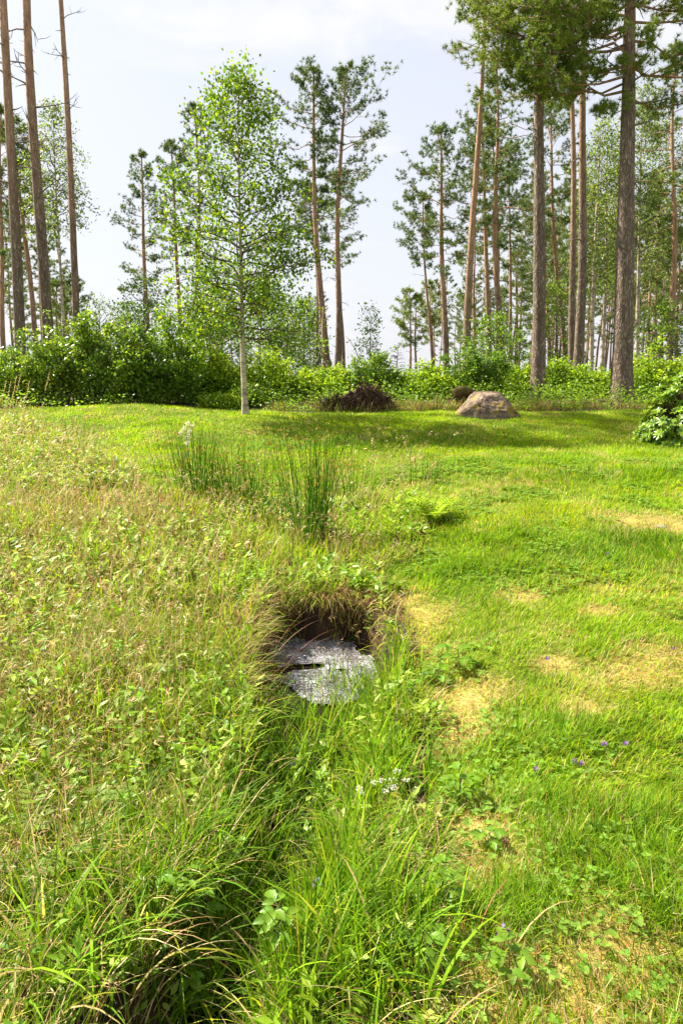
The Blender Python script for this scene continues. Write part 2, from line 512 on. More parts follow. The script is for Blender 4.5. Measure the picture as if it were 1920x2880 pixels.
def inside(poly, x, y):
    r = np.zeros(len(x), bool); n = len(poly); j = n - 1
    for i in range(n):
        xi, yi = poly[i]; xj, yj = poly[j]
        c = ((yi > y) != (yj > y)) & (x < (xj - xi) * (y - yi) / (yj - yi + 1e-12) + xi)
        r ^= c; j = i
    return r

wild_px = [(-150, 1176), (60, 1196), (200, 1250), (320, 1320), (430, 1385), (560, 1430), (760, 1440), (900, 1420), (1050, 1385),
           (1200, 1400), (1270, 1460), (1200, 1540), (1090, 1620), (1060, 1760), (1105, 1850), (1160, 1970), (1130, 2120), (1150, 2350), (1190, 2600), (1260, 2870)]
WILD = np.concatenate([poly_world(wild_px), np.array([(0.9, 0.3), (0.8, -1.5), (-9, -1.5), (-14, 12.5)])])

def wild(x, y):
    jx = (fbm(x * 2.2, y * 2.2, 41) - .5) * .5; jy = (fbm(x * 2.2, y * 2.2, 42) - .5) * .5
    return inside(WILD, x + jx, y + jy)

straw_px = [(1250, 2060, .24), (1290, 2330, .20), (1320, 2440, .20), (1250, 2500, .17), (1230, 2620, .13), (1850, 1478, .48), (1130, 1740, .35), (1120, 1830, .22), (1800, 1900, .30), (1880, 1850, .26),
            (1690, 1720, .15), (1350, 1960, .25), (1500, 2780, .22), (1750, 2700, .2), (1280, 2850, .25), (1600, 2830, .2), (1100, 1700, .25), (1560, 1880, .16), (1480, 1680, .15), (1640, 2000, .15)]
STRAW = [(*gp(X, Y)[:2], r) for X, Y, r in straw_px]
lush_px = [(1800, 1540, 1.1, .45), (1830, 1340, 1.6, .5), (1500, 1300, 1.2, .4), (1800, 2480, .5, .35), (1700, 2380, .4, .3), (1480, 2300, .2, .2), (1300, 1620, .6, .35), (1000, 1260, 2.0, .6), (1380, 1500, .6, .3), (1550, 2080, .3, .2), (1500, 2560, .25, .2), (1850, 2750, .3, .2)]
LUSH = [(*gp(X, Y)[:2], a, b) for X, Y, a, b in lush_px]

def straw_f(x, y):
    f = np.zeros(len(x))
    for a, b, r in STRAW:
        f = np.maximum(f, np.exp(-(((x - a) / r) ** 2 + ((y - b) / (r * .8)) ** 2)))
    n = fbm(x * 2.4, y * 2.4, 51, 4)
    return np.clip(f * 1.25 - (.58 - n) * 1.5, 0, 1) + .28 * sstep(.60, .80, fbm(x * 1.6 + 4, y * 1.5, 52, 4))

def lush_f(x, y):
    f = np.zeros(len(x))
    for a, b, r, s in LUSH:
        f = np.maximum(f, np.exp(-(((x - a) / r) ** 2 + ((y - b) / s) ** 2)))
    return np.clip(f * 1.1 - (.5 - fbm(x * 2, y * 2, 53, 3)) * .8, 0, 1)

# ------------------------------------------------------------------ ground sheet
ys = np.concatenate([np.arange(-6, 0.6, .3), np.arange(.6, 6, .045), np.arange(6, 17, .12), np.arange(17, 40, .8), np.geomspace(40, 1500, 30)])
xs0 = np.concatenate([-np.geomspace(1200, 14, 26), np.arange(-13.5, -2, .25), np.arange(-2, 2, .045), np.arange(2, 13.6, .25), np.geomspace(14, 1200, 26)])
GX, GY = np.meshgrid(xs0, ys)
GZ = height(GX, GY)
nx, ny = len(xs0), len(ys)
fx, fy = GX.ravel(), GY.ravel()
wl = wild(fx, fy)
st = straw_f(fx, fy); lu = lush_f(fx, fy)
c = np.tile(np.array([.13, .17, .018]), (len(fx), 1))
st = st * .8
c = c * (1 - st[:, None].clip(0, 1)) + np.array([.42, .31, .09]) * st[:, None].clip(0, 1)
wc = np.array([.055, .05, .018]) * (1 + .5 * (fbm(fx * 2, fy * 2, 61)[:, None] - .5))  # wild soil darkened to stand in for the shade between the blades
c[wl] = wc[wl]
dm = np.abs(fx - ditch_x(fy))
dmask = (dm < .62) & (fy < 5.25) & (fy > -2)
c[dmask & (GZ.ravel() < -.02)] = np.where(fbm(fx * 9, fy * 9 + GZ.ravel() * 9, 77, 3)[:, None] > .5, np.array([[.075, .045, .028]]), np.array([[.035, .022, .014]]))[dmask & (GZ.ravel() < -.02)]
fl = sstep(15.1, 15.8, fy + (fbm(fx * 1.2, fy, 66) - .5) * 1.2)[:, None]
ff = np.array([.14, .095, .05]) * (1 - fbm(fx * .6, fy * .6, 67)[:, None]) + np.array([.07, .11, .03]) * fbm(fx * .6, fy * .6, 67)[:, None]
c = c * (1 - fl) + ff * fl
g = Acc()
ii = (np.arange(ny - 1)[:, None] * nx + np.arange(nx - 1)[None, :]).ravel()
g.add(np.stack([fx, fy, GZ.ravel()], 1), np.stack([ii, ii + 1, ii + nx + 1, ii + nx], 1), None, c)
tag(g.build('ground', M_ground, smooth=True), kind='structure')

# ------------------------------------------------------------------ stream water and foam
def mat_water():
    m = bpy.data.materials.new('stream_water'); m.use_nodes = True; t = m.node_tree
    pb = t.nodes['Principled BSDF']
    pb.inputs['Base Color'].default_value = (.018, .012, .008, 1); pb.inputs['Roughness'].default_value = .06
    pb.inputs['IOR'].default_value = 1.33
    tcn = N(t, 'ShaderNodeTexCoord'); nz = N(t, 'ShaderNodeTexNoise', Scale=14.0, Detail=4.0)
    mp = N(t, 'ShaderNodeMapping'); mp.inputs['Scale'].default_value = (2, 1, 1)
    t.links.new(tcn.outputs['Object'], mp.inputs[0]); t.links.new(mp.outputs[0], nz.inputs['Vector'])
    bp = N(t, 'ShaderNodeBump', Strength=.5, Distance=.04)
    t.links.new(nz.outputs['Fac'], bp.inputs['Height']); t.links.new(bp.outputs[0], pb.inputs['Normal'])
    return m
wy = np.arange(-1.0, 5.15, .05); wxr = np.linspace(-.55, .55, 23)
WX, WY = np.meshgrid(wxr, wy); WX = WX + ditch_x(WY)
a = Acc(); n1, n2 = WX.shape
ii = (np.arange(n1 - 1)[:, None] * n2 + np.arange(n2 - 1)[None, :]).ravel()
a.add(np.stack([WX.ravel(), WY.ravel(), np.full(WX.size, WATER_Z)], 1), np.stack([ii, ii + 1, ii + n2 + 1, ii + n2], 1))
tag(a.build('stream_water', mat_water(), smooth=True), kind='structure')

def mat_foam():
    m = bpy.data.materials.new('stream_foam'); m.use_nodes = True; t = m.node_tree
    pb = t.nodes['Principled BSDF']; pb.inputs['Roughness'].default_value = .45
    tcn = N(t, 'ShaderNodeTexCoord')
    vo = N(t, 'ShaderNodeTexVoronoi', Scale=70.0); t.links.new(tcn.outputs['Object'], vo.inputs['Vector'])
    nz = N(t, 'ShaderNodeTexNoise', Scale=7.0, Detail=8.0, Roughness=.7); t.links.new(tcn.outputs['Object'], nz.inputs['Vector'])
    ad = N(t, 'ShaderNodeMath', operation='MULTIPLY_ADD'); ad.inputs[1].default_value = -.42
    t.links.new(vo.outputs['Distance'], ad.inputs[0]); t.links.new(nz.outputs['Fac'], ad.inputs[2])
    cr = N(t, 'ShaderNodeValToRGB'); e = cr.color_ramp.elements
    e[0].position = .22; e[0].color = (.07, .055, .05, 1); e[1].position = .52; e[1].color = (.46, .45, .47, 1)
    x = e.new(.36); x.color = (.24, .235, .25, 1)
    t.links.new(ad.outputs[0], cr.inputs[0]); t.links.new(cr.outputs[0], pb.inputs['Base Color'])
    bp = N(t, 'ShaderNodeBump', Strength=.9, Distance=.012); t.links.new(ad.outputs[0], bp.inputs['Height']); t.links.new(bp.outputs[0], pb.inputs['Normal'])
    return m
a = Acc()
fxs = np.arange(-.62, .42, .012); fys = np.arange(3.35, 5.0, .012)
FX, FY = np.meshgrid(fxs, fys)
cx = -.13 + .05 * np.sin(FY * 5)
wd = np.interp(FY, [3.74, 3.82, 3.98, 4.15, 4.45, 4.75, 4.95], [-.3, .10, .24, .33, .38, .33, .2])
e = np.abs(FX - cx - np.interp(FY, [3.4, 4.0, 4.4, 4.9], [.0, .05, .02, -.06])) / wd.clip(.001, None) + (fbm(FX * 6, FY * 6, 71, 4) - .5) * .8 + (fbm(FX * 30, FY * 30, 74, 2) - .5) * .2
hole = np.exp(-((FX + .24) / .13) ** 2 - ((FY - 4.36) / .05) ** 2) * 1.4 + np.exp(-((FX - .0) / .03) ** 2 - ((FY - 4.3) / .02) ** 2)
ok = (e < 1) & (hole < .6)
FZ = WATER_Z + .004 + .022 * (1 - np.clip(e, 0, 1)) ** .5 * (.3 + fbm(FX * 6, FY * 6, 72, 2)) + .006 * (fbm(FX * 60, FY * 60, 73, 2) - .3)
idx = -np.ones(FX.shape, int); keep = ok; idx[keep] = np.arange(keep.sum())
q = np.stack([idx[:-1, :-1], idx[:-1, 1:], idx[1:, 1:], idx[1:, :-1]], -1).reshape(-1, 4)
q = q[(q >= 0).all(1)]
a.add(np.stack([FX[keep], FY[keep], FZ[keep]], 1), q)
tag(a.build('stream_foam', mat_foam(), smooth=True), 'grey white foam floating on the stream pool below the dark bank', 'foam', kind='stuff')

# ------------------------------------------------------------------ grass
G1 = np.array([.135, .285, .006]); G2 = np.array([.24, .40, .008]); G3 = np.array([.40, .45, .02]); G4 = np.array([.075, .18, .006])
T1 = np.array([.50, .38, .16]); T2 = np.array([.40, .25, .12]); T3 = np.array([.62, .50, .27]); R1 = np.array([.34, .15, .06])

def scatter(x0, x1, y0, y1, dens):
    n = int((x1 - x0) * (y1 - y0) * dens)
    x = rng.uniform(x0, x1, n); y = rng.uniform(y0, y1, n)
    k = np.abs(x) < .56 * y + .9
    return x[k], y[k]

def with_z(x, y):
    return np.stack([x, y, height(x, y) - .004], 1)

def pick(cols, probs, n):
    cols = np.array(cols); probs = np.asarray(probs, float)
    if probs.ndim == 1: probs = np.tile(probs, (n, 1))
    cs = np.cumsum(probs / probs.sum(1, keepdims=True), 1)
    k = (rng.random(n)[:, None] > cs).sum(1).clip(0, len(cols) - 1)
    c = cols[k] * rng.normal(1, .16, (n, 1)).clip(.55, 1.5)
    return (c * rng.normal(1, .05, (n, 3))).clip(0, 1)

lawn = Acc()
for (y0, y1, dens, hh, ww, segs) in [(.9, 2.6, 15000, .058, .0036, 3), (2.6, 4.5, 10000, .058, .0046, 3), (4.5, 7, 6000, .058, .0062, 2), (7, 10.5, 3600, .06, .0085, 2), (10.5, 16.2, 2000, .065, .0125, 2)]:
    x, y = scatter(-.56 * y1 - .9, .56 * y1 + .9, y0, y1, dens)
    k = ~wild(x, y)
    k &= ~((np.abs(x - ditch_x(y)) < .55) & (y < 5.2))
    edge = 15.4 + (fbm(x * .8, x * 0, 81) - .5) * 1.0
    k &= y < edge
    x, y = x[k], y[k]
    s = straw_f(x, y).clip(0, 1); l = lush_f(x, y)
    yy = sstep(.35, .7, fbm(x * .9, y * .9, 82, 4))
    k = rng.random(len(x)) > s * .25
    x, y, s, l, yy = x[k], y[k], s[k], l[k], yy[k]
    n = len(x)
    far = sstep(8, 12, y)
    pr = np.stack([.35 + .6 * l, .6 - .15 * l + .2 * far, .10 + .75 * yy * (1 - l) * (1 - .75 * far), .05 + .7 * l, .03 + 1.0 * s * (1 - .7 * l) + .05 * yy, .015 + .35 * s, .01 + .6 * s], 1)
    col = pick([G1, G2, G3, G4, T1, R1 * 1.3, T3], pr, n)
    tus = fbm(x * 6, y * 6, 86, 2) * (1 - far) + .5 * far
    h = hh * rng.uniform(.5, 1.35, n) * (1 + .9 * l) * (1 - .35 * s) * (.40 + 1.0 * tus)
    col = col * (1.2 - .4 * fbm(x * 3, y * 3, 87, 3))[:, None]
    azf = (fbm(x * 1.1, y * 1.1, 83, 2) - .5) * 9
    az = np.where(rng.random(n) < .6, azf + rng.normal(0, .8, n), rng.uniform(0, 6.28, n))
    blades(lawn, with_z(x, y), az, h, rng.uniform(0.1, .9, n), rng.uniform(.1, 1.1, n), ww * rng.uniform(.6, 1.3, n), segs, col, tipcol=col * .8 + .2 * G3)
# clover-like small leaves through the lawn
x, y = scatter(-5, 6.5, 1.2, 9.5, 420)
k = ~wild(x, y) & (fbm(x * 1.6, y * 1.6, 84, 3) > .5)
x, y = x[k], y[k]; n = len(x)
b = with_z(x, y); b[:, 2] += rng.uniform(.015, .05, n)
th = rng.uniform(0, 6.28, n)
for kk in range(3):
    t_ = th + kk * 2.09
    leaves(lawn, b, np.stack([np.cos(t_), np.sin(t_), rng.uniform(-.1, .5, n)], 1), .016 + .002 * y, .014 + .002 * y, colvar((.19, .33, .04), n, .2), up=np.array([0, 0, 1.0]), upbias=.9)
tag(lawn.build('lawn_grass', M_grass), 'mown bright green lawn with straw coloured patches sloping up to the trees', 'grass', kind='stuff')

# ---- meadow
mead = Acc(); dry = Acc(); seeds = Acc(); herb = Acc()
def seedheads(tips, az, scale, col):
    n = len(tips)
    for kk in range(5):
        d = np.stack([np.cos(az) * .8, np.sin(az) * .8, rng.uniform(-.6, .5, n)], 1) + rng.normal(0, .45, (n, 3))
        off = -np.stack([np.cos(az) * .5, np.sin(az) * .5, .5 + 0 * az], 1) * (kk * .012 * scale)[:, None]
        leaves(seeds, tips + off, d, .026 * scale * rng.uniform(.6, 1.3, n), .0042 * scale, col * rng.uniform(.8, 1.2, (n, 1)))

for (y0, y1, dens, lod, segs) in [(.75, 2.4, 4600, .95, 5), (2.4, 4.2, 3300, 1.5, 4), (4.2, 7, 1900, 2.3, 4), (7, 10, 1100, 3.2, 3), (10, 13.5, 700, 4.2, 3)]:
    x, y = scatter(-.56 * y1 - .9, 2.2, y0, y1, dens)
    dd = np.abs(x - ditch_x(y))
    k = wild(x, y) & ~((dd < np.interp(y, [2.4, 3.6], [.12, .30])) & (y < 4.95))
    # keep the view into the pool open
    k &= ~((np.abs(x - ditch_x(y)) < .46) & (y < 5.0) & (y > 3.8) & (rng.random(len(x)) < .9))
    k &= ~((np.hypot(x, y) < 1.15))
    x, y, dd = x[k], y[k], dd[k]; n = len(x)
    lf = sstep(-.1, -.9, x - ditch_x(y))                        # left bank
    ds = sstep(.42, .70, fbm(x * .9 + 7, y * .9, 91, 4) + .05 * lf + .05 * sstep(5, 8, y) - .16 * (1 - lf))
    near = 1 - sstep(1.6, 3.2, y)
    pr = np.stack([.7 + .1 * near, .8 - .35 * near, .5 - .2 * near + .1 * ds, .25 + 1.6 * near, .12 + .6 * ds + .40 * near, .08 + .3 * ds + .2 * near, .06 + .35 * ds + .2 * near, .07 + .2 * ds + .10 * near], 1)  # more tan near the camera; extra dark green there paints in foreground shade
    col = pick([G1 * 1.05, G2, G3, G4, T1, T2, T3, R1], pr, n)
    h = rng.uniform(.10, .36, n) * (.55 + .9 * fbm(x * 2.3, y * 2.3, 93, 3)) * (1 - .2 * ds) * np.interp(x - ditch_x(y), [-1, 0, .5, 1], [1.05, .9, .7, .55])
    h *= np.where(y < 2.0, .8, 1)
    w = rng.uniform(.0022, .0052, n) * lod
    az = np.where(rng.random(n) < .45, (fbm(x * .8, y * .8, 92, 2) - .5) * 10 + rng.normal(0, .7, n), rng.uniform(0, 6.28, n))
    isdry = (col[:, 0] > .9 * col[:, 1])
    for m_, ac in ((isdry, dry), (~isdry, mead)):
        blades(ac, with_z(x, y)[m_], az[m_], h[m_], rng.uniform(0, .75, m_.sum()), rng.uniform(.1, 1.9, m_.sum()), w[m_], segs, col[m_], tipcol=col[m_] * .7 + .3 * (T1 if ac is dry else G3))
    # flat thatch
    x2, y2 = scatter(-.56 * y1 - .9, 2.0, y0, y1, dens * .38)
    k = wild(x2, y2) & ~((np.abs(x2 - ditch_x(y2)) < .5) & (y2 < 5.0)); x2, y2 = x2[k], y2[k]; n2_ = len(x2)
    b2 = with_z(x2, y2); b2[:, 2] += rng.uniform(0, .07, n2_)
    blades(dry, b2, rng.uniform(0, 6.28, n2_), rng.uniform(.08, .22, n2_), rng.uniform(1.0, 1.5, n2_), rng.uniform(-.1, .5, n2_), rng.uniform(.0018, .0035, n2_) * lod, 3, pick([T1, T2, T3, G3, G2], [.28, .14, .2, .5, .6], n2_))
    # flowering stems with seed heads
    x3, y3 = scatter(-.56 * y1 - .9, 1.2, y0, y1, dens * .065)
    k = wild(x3, y3) & ~((np.abs(x3 - ditch_x(y3)) < .6) & (y3 < 5.3)) & (np.hypot(x3, y3) > 1.7) & (x3 < ditch_x(y3) + .5)
    x3, y3 = x3[k], y3[k]; n3 = len(x3)
    az3 = rng.uniform(0, 6.28, n3)
    hs = rng.uniform(.28, .55, n3) * np.where(y3 < 2.6, .75, 1)
    c3 = pick([R1, T1, T2, G3 * 1.1, T3], [.35, .4, .3, .3, .3], n3)
    tips = blades(dry, with_z(x3, y3), az3, hs, rng.uniform(0, .3, n3), rng.uniform(.1, 1.2, n3), .0022 * lod * np.ones(n3), 6, c3)
    seedheads(tips, az3, np.full(n3, 1.2 + .3 * (lod - 1)), pick([T1, T3, T2], [.5, .35, .25], n3))
    # herbs: short leafy stems
    x4, y4 = scatter(-.56 * y1 - .9, 2.2, y0, y1, 170 if y0 < 4 else 130)
    hn = fbm(x4 * 1.0, y4 * 1.0, 95, 3)
    k = wild(x4, y4) & ~((np.abs(x4 - ditch_x(y4)) < .32) & (y4 < 5.0) & (y4 > 3.3)) & (hn > .46) & (np.hypot(x4, y4) > 1.2)
    x4, y4 = x4[k], y4[k]; n4 = len(x4); b4 = with_z(x4, y4)
    hh4 = rng.uniform(.06, .24, n4) * np.interp(x4 - ditch_x(y4), [-1, 0, .5, 1], [1, .9, .6, .45])
    cc = colvar((.20, .33, .02), n4, .22, (.36, .46, .08), .3)
    lean4 = rng.normal(0, .25, (n4, 2))
    for kk in range(9):
        t = .25 + .75 * kk / 8
        pp = b4 + np.stack([lean4[:, 0] * hh4 * t, lean4[:, 1] * hh4 * t, hh4 * t], 1)
        th = rng.uniform(0, 6.28, n4)
        d = np.stack([np.cos(th), np.sin(th), rng.uniform(.0, .9, n4)], 1)
        leaves(herb, pp, d, rng.uniform(.030, .065, n4) * lod ** .45, rng.uniform(.011, .024, n4) * lod ** .6, cc * rng.uniform(.85, 1.2, (n4, 1)), up=np.array([0, 0, 1.0]), upbias=.6)

x, y = scatter(-2.4, -.3, 1.5, 4.2, 26)
k = wild(x, y) & (np.abs(x - ditch_x(y)) > .15); x, y = x[k], y[k]
for i in range(len(x)):
    b0 = np.array([x[i], y[i], float(height(x[i], y[i]))]); hh_ = rng.uniform(.10, .26); m_ = rng.integers(4, 8)
    az_ = rng.uniform(0, 6.28) + np.arange(m_) * 2.1; tt_ = np.linspace(.45, 1, m_)
    Pb = b0 + np.stack([.03 * np.cos(az_), .03 * np.sin(az_), hh_ * tt_], 1)
    Lb = rng.uniform(.025, .05, m_)
    biged_leaves(herb, Pb, np.stack([np.cos(az_), np.sin(az_), rng.uniform(-.1, .5, m_)], 1), np.tile([0, 0, 1.], (m_, 1)) + rng.normal(0, .25, (m_, 3)), Lb, Lb * rng.uniform(.4, .65, m_), colvar((.15, .27, .025), m_, .2))
for (X0, Y0, n0) in [(1110, 1330, 26), (1040, 1390, 30), (1180, 1400, 20), (1080, 1440, 24)]:
    q = gp(X0, Y0); xx = rng.normal(q[0], .22, n0); yy_ = rng.normal(q[1], .3, n0); az3 = rng.uniform(0, 6.28, n0)
    tp3 = blades(dry, with_z(xx, yy_), az3, rng.uniform(.3, .6, n0), rng.uniform(0, .3, n0), rng.uniform(.2, 1.2, n0), .005 * np.ones(n0), 6, pick([T1, T2, T3], [.5, .3, .3], n0))
    seedheads(tp3, az3, np.full(n0, 1.9), pick([T1, T3], [.5, .5], n0))
# ---- lush grass in and over the ditch
def clump(xc, yc, sx, sy, n, h0, h1, w0, w1, cols, pr, th1=(.2, 1.4), acc=mead, zoff=0, lowz=None):
    x = rng.normal(xc, sx, n); y = rng.normal(yc, sy, n)
    k_ = (np.abs(x - ditch_x(y) - .02) > .04) | (y > 3.1) | (y < 2.0); x, y = x[k_], y[k_]; n = len(x)
    b = with_z(x, y)
    if lowz is not None: b[:, 2] = np.maximum(b[:, 2], lowz)
    c = pick(cols, pr, n)
    blades(acc, b, rng.uniform(0, 6.28, n), rng.uniform(h0, h1, n), rng.uniform(0, .4, n), rng.uniform(th1[0], th1[1], n), rng.uniform(w0, w1, n), 6, c, tipcol=c * .88 + .12 * G3)
for (X, Y, sx, sy, n) in [(900, 2330, .13, .25, 420), (990, 2130, .12, .22, 380), (1050, 2020, .12, .16, 340), (1000, 1960, .16, .07, 160), (900, 2080, .09, .14, 90), (960, 2500, .12, .18, 330), (1000, 2650, .15, .14, 330),
                          (850, 2780, .13, .1, 260), (640, 2650, .12, .12, 170), (560, 2780, .12, .1, 150), (720, 2480, .1, .14, 170), (420, 2600, .2, .15, 220), (180, 2650, .2, .15, 220), (830, 2180, .10, .16, 200), (800, 2400, .10, .14, 190), (740, 2620, .10, .12, 190), (620, 2720, .12, .1, 160), (880, 2060, .14, .06, 110), (770, 2050, .07, .12, 110), (1090, 2200, .10, .2, 200), (760, 2250, .08, .2, 160), (1060, 2680, .11, .12, 170)]:
    q = gp(X, Y)
    clump(q[0], q[1], sx, sy, n, .16, .36, .004, .0095, [G1, G2, G4, G3, T1], [.5, .3, .55, .08, .08])  # dark green share raised, foreground shade put into the blade colour
# long arching leaves reaching over the ditch from the left bank, near the camera
for (X, Y, n) in [(560, 2560, 90), (420, 2700, 80), (640, 2350, 70), (300, 2500, 50), (200, 2780, 60), (700, 2150, 50), (1050, 2800, 20)]:
    q = gp(X, Y); clump(q[0], q[1], .16, .14, n, .28, .5, .005, .011, [G1, G2, G3 * .8, G4, T1], [.45, .2, .12, .5, .14], (.8, 2.1))  # dark green weighted up here too, as painted foreground shade
    clump(q[0] - .05, q[1], .2, .16, n, .2, .42, .003, .006, [T1, T2, T3, R1, G3], [.4, .25, .3, .2, .2], (.6, 2.2), acc=dry)
# dry overhang round the pool
n = 1100
th = rng.uniform(-.3, math.pi + .3, n); rr = rng.normal(.50, .07, n)
x = -.13 + rr * np.cos(th) * 1.0; y = 4.55 + rr * np.sin(th) * .95
b = with_z(x, y)
azc = np.arctan2(4.3 - y, -.1 - x) + rng.normal(0, 1.5, n)
cD = pick([T2, R1, T1, T3, G3, G2, G1], [.3, .22, .3, .15, .25, .25, .15], n)
blades(dry, b, azc, rng.uniform(.08, .24, n), rng.uniform(-.2, 1.4, n), rng.uniform(.2, 1.8, n), rng.uniform(.003, .0055, n), 5, cD)
n = 900
x = rng.normal(-.62, .09, n); y = rng.uniform(3.5, 4.9, n)
blades(dry, with_z(x, y), rng.normal(0, .8, n), rng.uniform(.14, .32, n), rng.uniform(.2, 1.0, n), rng.uniform(.5, 1.6, n), rng.uniform(.0025, .004, n), 5, pick([T2, R1, T1, T3, G3, G2], [.3, .2, .3, .2, .3, .3], n))
n = 900
x = rng.normal(-.04, .24, n); y = 4.97 + rng.normal(.03, .04, n)
blades(dry, with_z(x, y), -math.pi / 2 + rng.normal(0, .5, n), rng.uniform(.10, .27, n), rng.uniform(.7, 1.6, n), rng.uniform(.5, 1.5, n), rng.uniform(.003, .005, n), 5, pick([T2, R1, T1, G3, G2], [.4, .35, .25, .15, .15], n))
n = 260
x = rng.normal(-.32, .12, n); y = 5.02 + rng.normal(.03, .05, n)
blades(mead, with_z(x, y), -math.pi / 2 + rng.normal(0, .6, n), rng.uniform(.16, .32, n), rng.uniform(.4, 1.1, n), rng.uniform(.6, 1.8, n), rng.uniform(.004, .006, n), 5, pick([G1, G4, G2, G3], [.5, .5, .3, .1], n))
n = 900
th = rng.uniform(.15, math.pi - .15, n)
x = -.13 + .40 * np.cos(th) + rng.normal(0, .02, n); y = 4.90 + .07 * np.sin(th) - .10 * np.abs(np.cos(th)) ** 3 + rng.normal(0, .015, n)
b = np.stack([x, y, rng.uniform(-.26, .03, n)], 1)
blades(dry, b, -math.pi / 2 + rng.normal(0, .9, n), rng.uniform(.06, .18, n), rng.uniform(.4, 1.7, n), rng.uniform(.3, 1.6, n), rng.uniform(.003, .0055, n), 4, pick([T2, R1, T1, G3, G1, (.10, .06, .03)], [.3, .3, .2, .15, .3, .4], n))
# few tall reddish stems across pool
for X0, Y0 in [(790, 1900), (760, 1850), (820, 1960), (735, 1880)]:
    q = gp(X0, Y0); n = 5
    x = rng.normal(q[0] - .15, .05, n); y = rng.normal(q[1], .05, n)
    t_ = blades(dry, with_z(x, y), rng.normal(.2, .4, n), rng.uniform(.5, .8, n), rng.uniform(.1, .4, n), rng.uniform(.9, 1.6, n), .0032 * np.ones(n), 8, pick([R1, T2], [.6, .4], n))
    seedheads(t_, rng.normal(.2, .4, n), np.full(n, 1.3), pick([T2, T1], [.5, .5], n))
tag(mead.build('meadow_grass', M_grass), 'tall tangled green grass of the wild strip left of and along the stream', 'grass', kind='stuff')
tag(dry.build('dry_grass', M_dry), 'bleached straw and reddish dry grass stems through the wild strip', 'dry grass', kind='stuff')
tag(seeds.build('grass_seed_heads', M_dry), 'tan seed heads on the tall grass of the wild strip', 'seed heads', kind='stuff')
tag(herb.build('leafy_herbs', M_herb), 'low leafy herbs growing among the wild grass by the stream', 'herbs', kind='stuff')

# ------------------------------------------------------------------ forest edge undergrowth (stuff)
und = Acc(); brn = Acc()
x = rng.uniform(-14, 15, 5200); y = rng.uniform(15.3, 24, 5200)
k = (np.abs(x) < .56 * y + 2) & (y > 15.45 + (fbm(x * .8, x * 0, 81) - .5) * 1.0)
x, y = x[k], y[k]; n = len(x); b = with_z(x, y)
hh = (rng.uniform(.2, .6, n) * (.6 + 1.0 * fbm(x * .7, y * .7, 101))) * np.interp(y, [15.3, 16.8, 24], [.55, 1, 1.5])
cb = fbm(x * .5, y * .5, 102, 3)[:, None]
cc = np.array([.10, .21, .02]) * (1 - cb) + np.array([.30, .46, .035]) * cb
for kk in range(13):
    t = rng.uniform(.2, 1, n)
    pp = b + np.stack([rng.normal(0, .14, n), rng.normal(0, .14, n), hh * t], 1)
    th = rng.uniform(0, 6.28, n)
    leaves(und, pp, np.stack([np.cos(th), np.sin(th), rng.uniform(-.3, .7, n)], 1), rng.uniform(.05, .10, n), rng.uniform(.035, .06, n), cc * rng.uniform(.75, 1.25, (n, 1)), up=np.array([0, 0, 1.0]), upbias=.5)
tag(und.build('undergrowth', M_leaf), 'mixed green undergrowth along the forest edge behind the lawn', 'undergrowth', kind='stuff')
# dry bracken, heather and grass along the lawn edge
n = 26000
x = rng.uniform(-11, 11, n); y = 15.35 + rng.gamma(2.0, .38, n)
dens = sstep(.40, .55, fbm(x * .7 + 3, x * 0 + 1, 103, 3)) * np.interp(x, [-11, -8, -7, -1.9, -1.0, 9, 11], [1, .6, .0, .0, .8, 1, 1])
dens = np.maximum(dens, np.exp(-((x - 3.6) / 1.6) ** 2 - ((y - 15.9) / .7) ** 2)) + .15 * (x > -1.6)
dens *= .35 + 1.1 * sstep(.42, .6, fbm(x * 2.1, y * 2.1, 105, 3))
k = rng.random(n) < dens; x, y = x[k], y[k]; n = len(x)
c = pick([T2 * .8, R1 * .9, T1, G3, G2 * .8, (.13, .07, .045)], np.stack([.35 + 0 * x, .35 + 0 * x, .25 + 0 * x, .35 + 0 * x, .4 + 0 * x, .3 * sstep(4, 6, x) + .05], 1), n)
blades(brn, with_z(x, y), rng.uniform(0, 6.28, n), rng.uniform(.08, .34, n) * (.6 + .8 * fbm(x * 1.4, y * 1.4, 106)), rng.uniform(0, .9, n), rng.uniform(0, 1.2, n), rng.uniform(.008, .016, n), 3, c)
tag(brn.build('dry_undergrowth', M_dry), 'brown bracken and heather along the far edge of the lawn', 'dry undergrowth', kind='stuff')

# ------------------------------------------------------------------ tree builders (all geometry relative to the base)
def bark_blend(t, orange_from=.35, soft=.2):
    f = sstep(orange_from - soft, orange_from + soft, t)
    return np.stack([f, f, f], 1)

def trunk_path(vec, n, wob, seed):
    r = np.random.default_rng(seed)
    t = np.linspace(0, 1, n)
    H = np.linalg.norm(vec)
    w = np.zeros((n, 3)); 
    for k in (1, 2, 3):
        w[:, 0] += r.normal() * np.sin(t * math.pi * k) / k ** 1.5
        w[:, 1] += r.normal() * np.sin(t * math.pi * k) / k ** 1.5
    return t, vec[None, :] * t[:, None] + w * wob * H

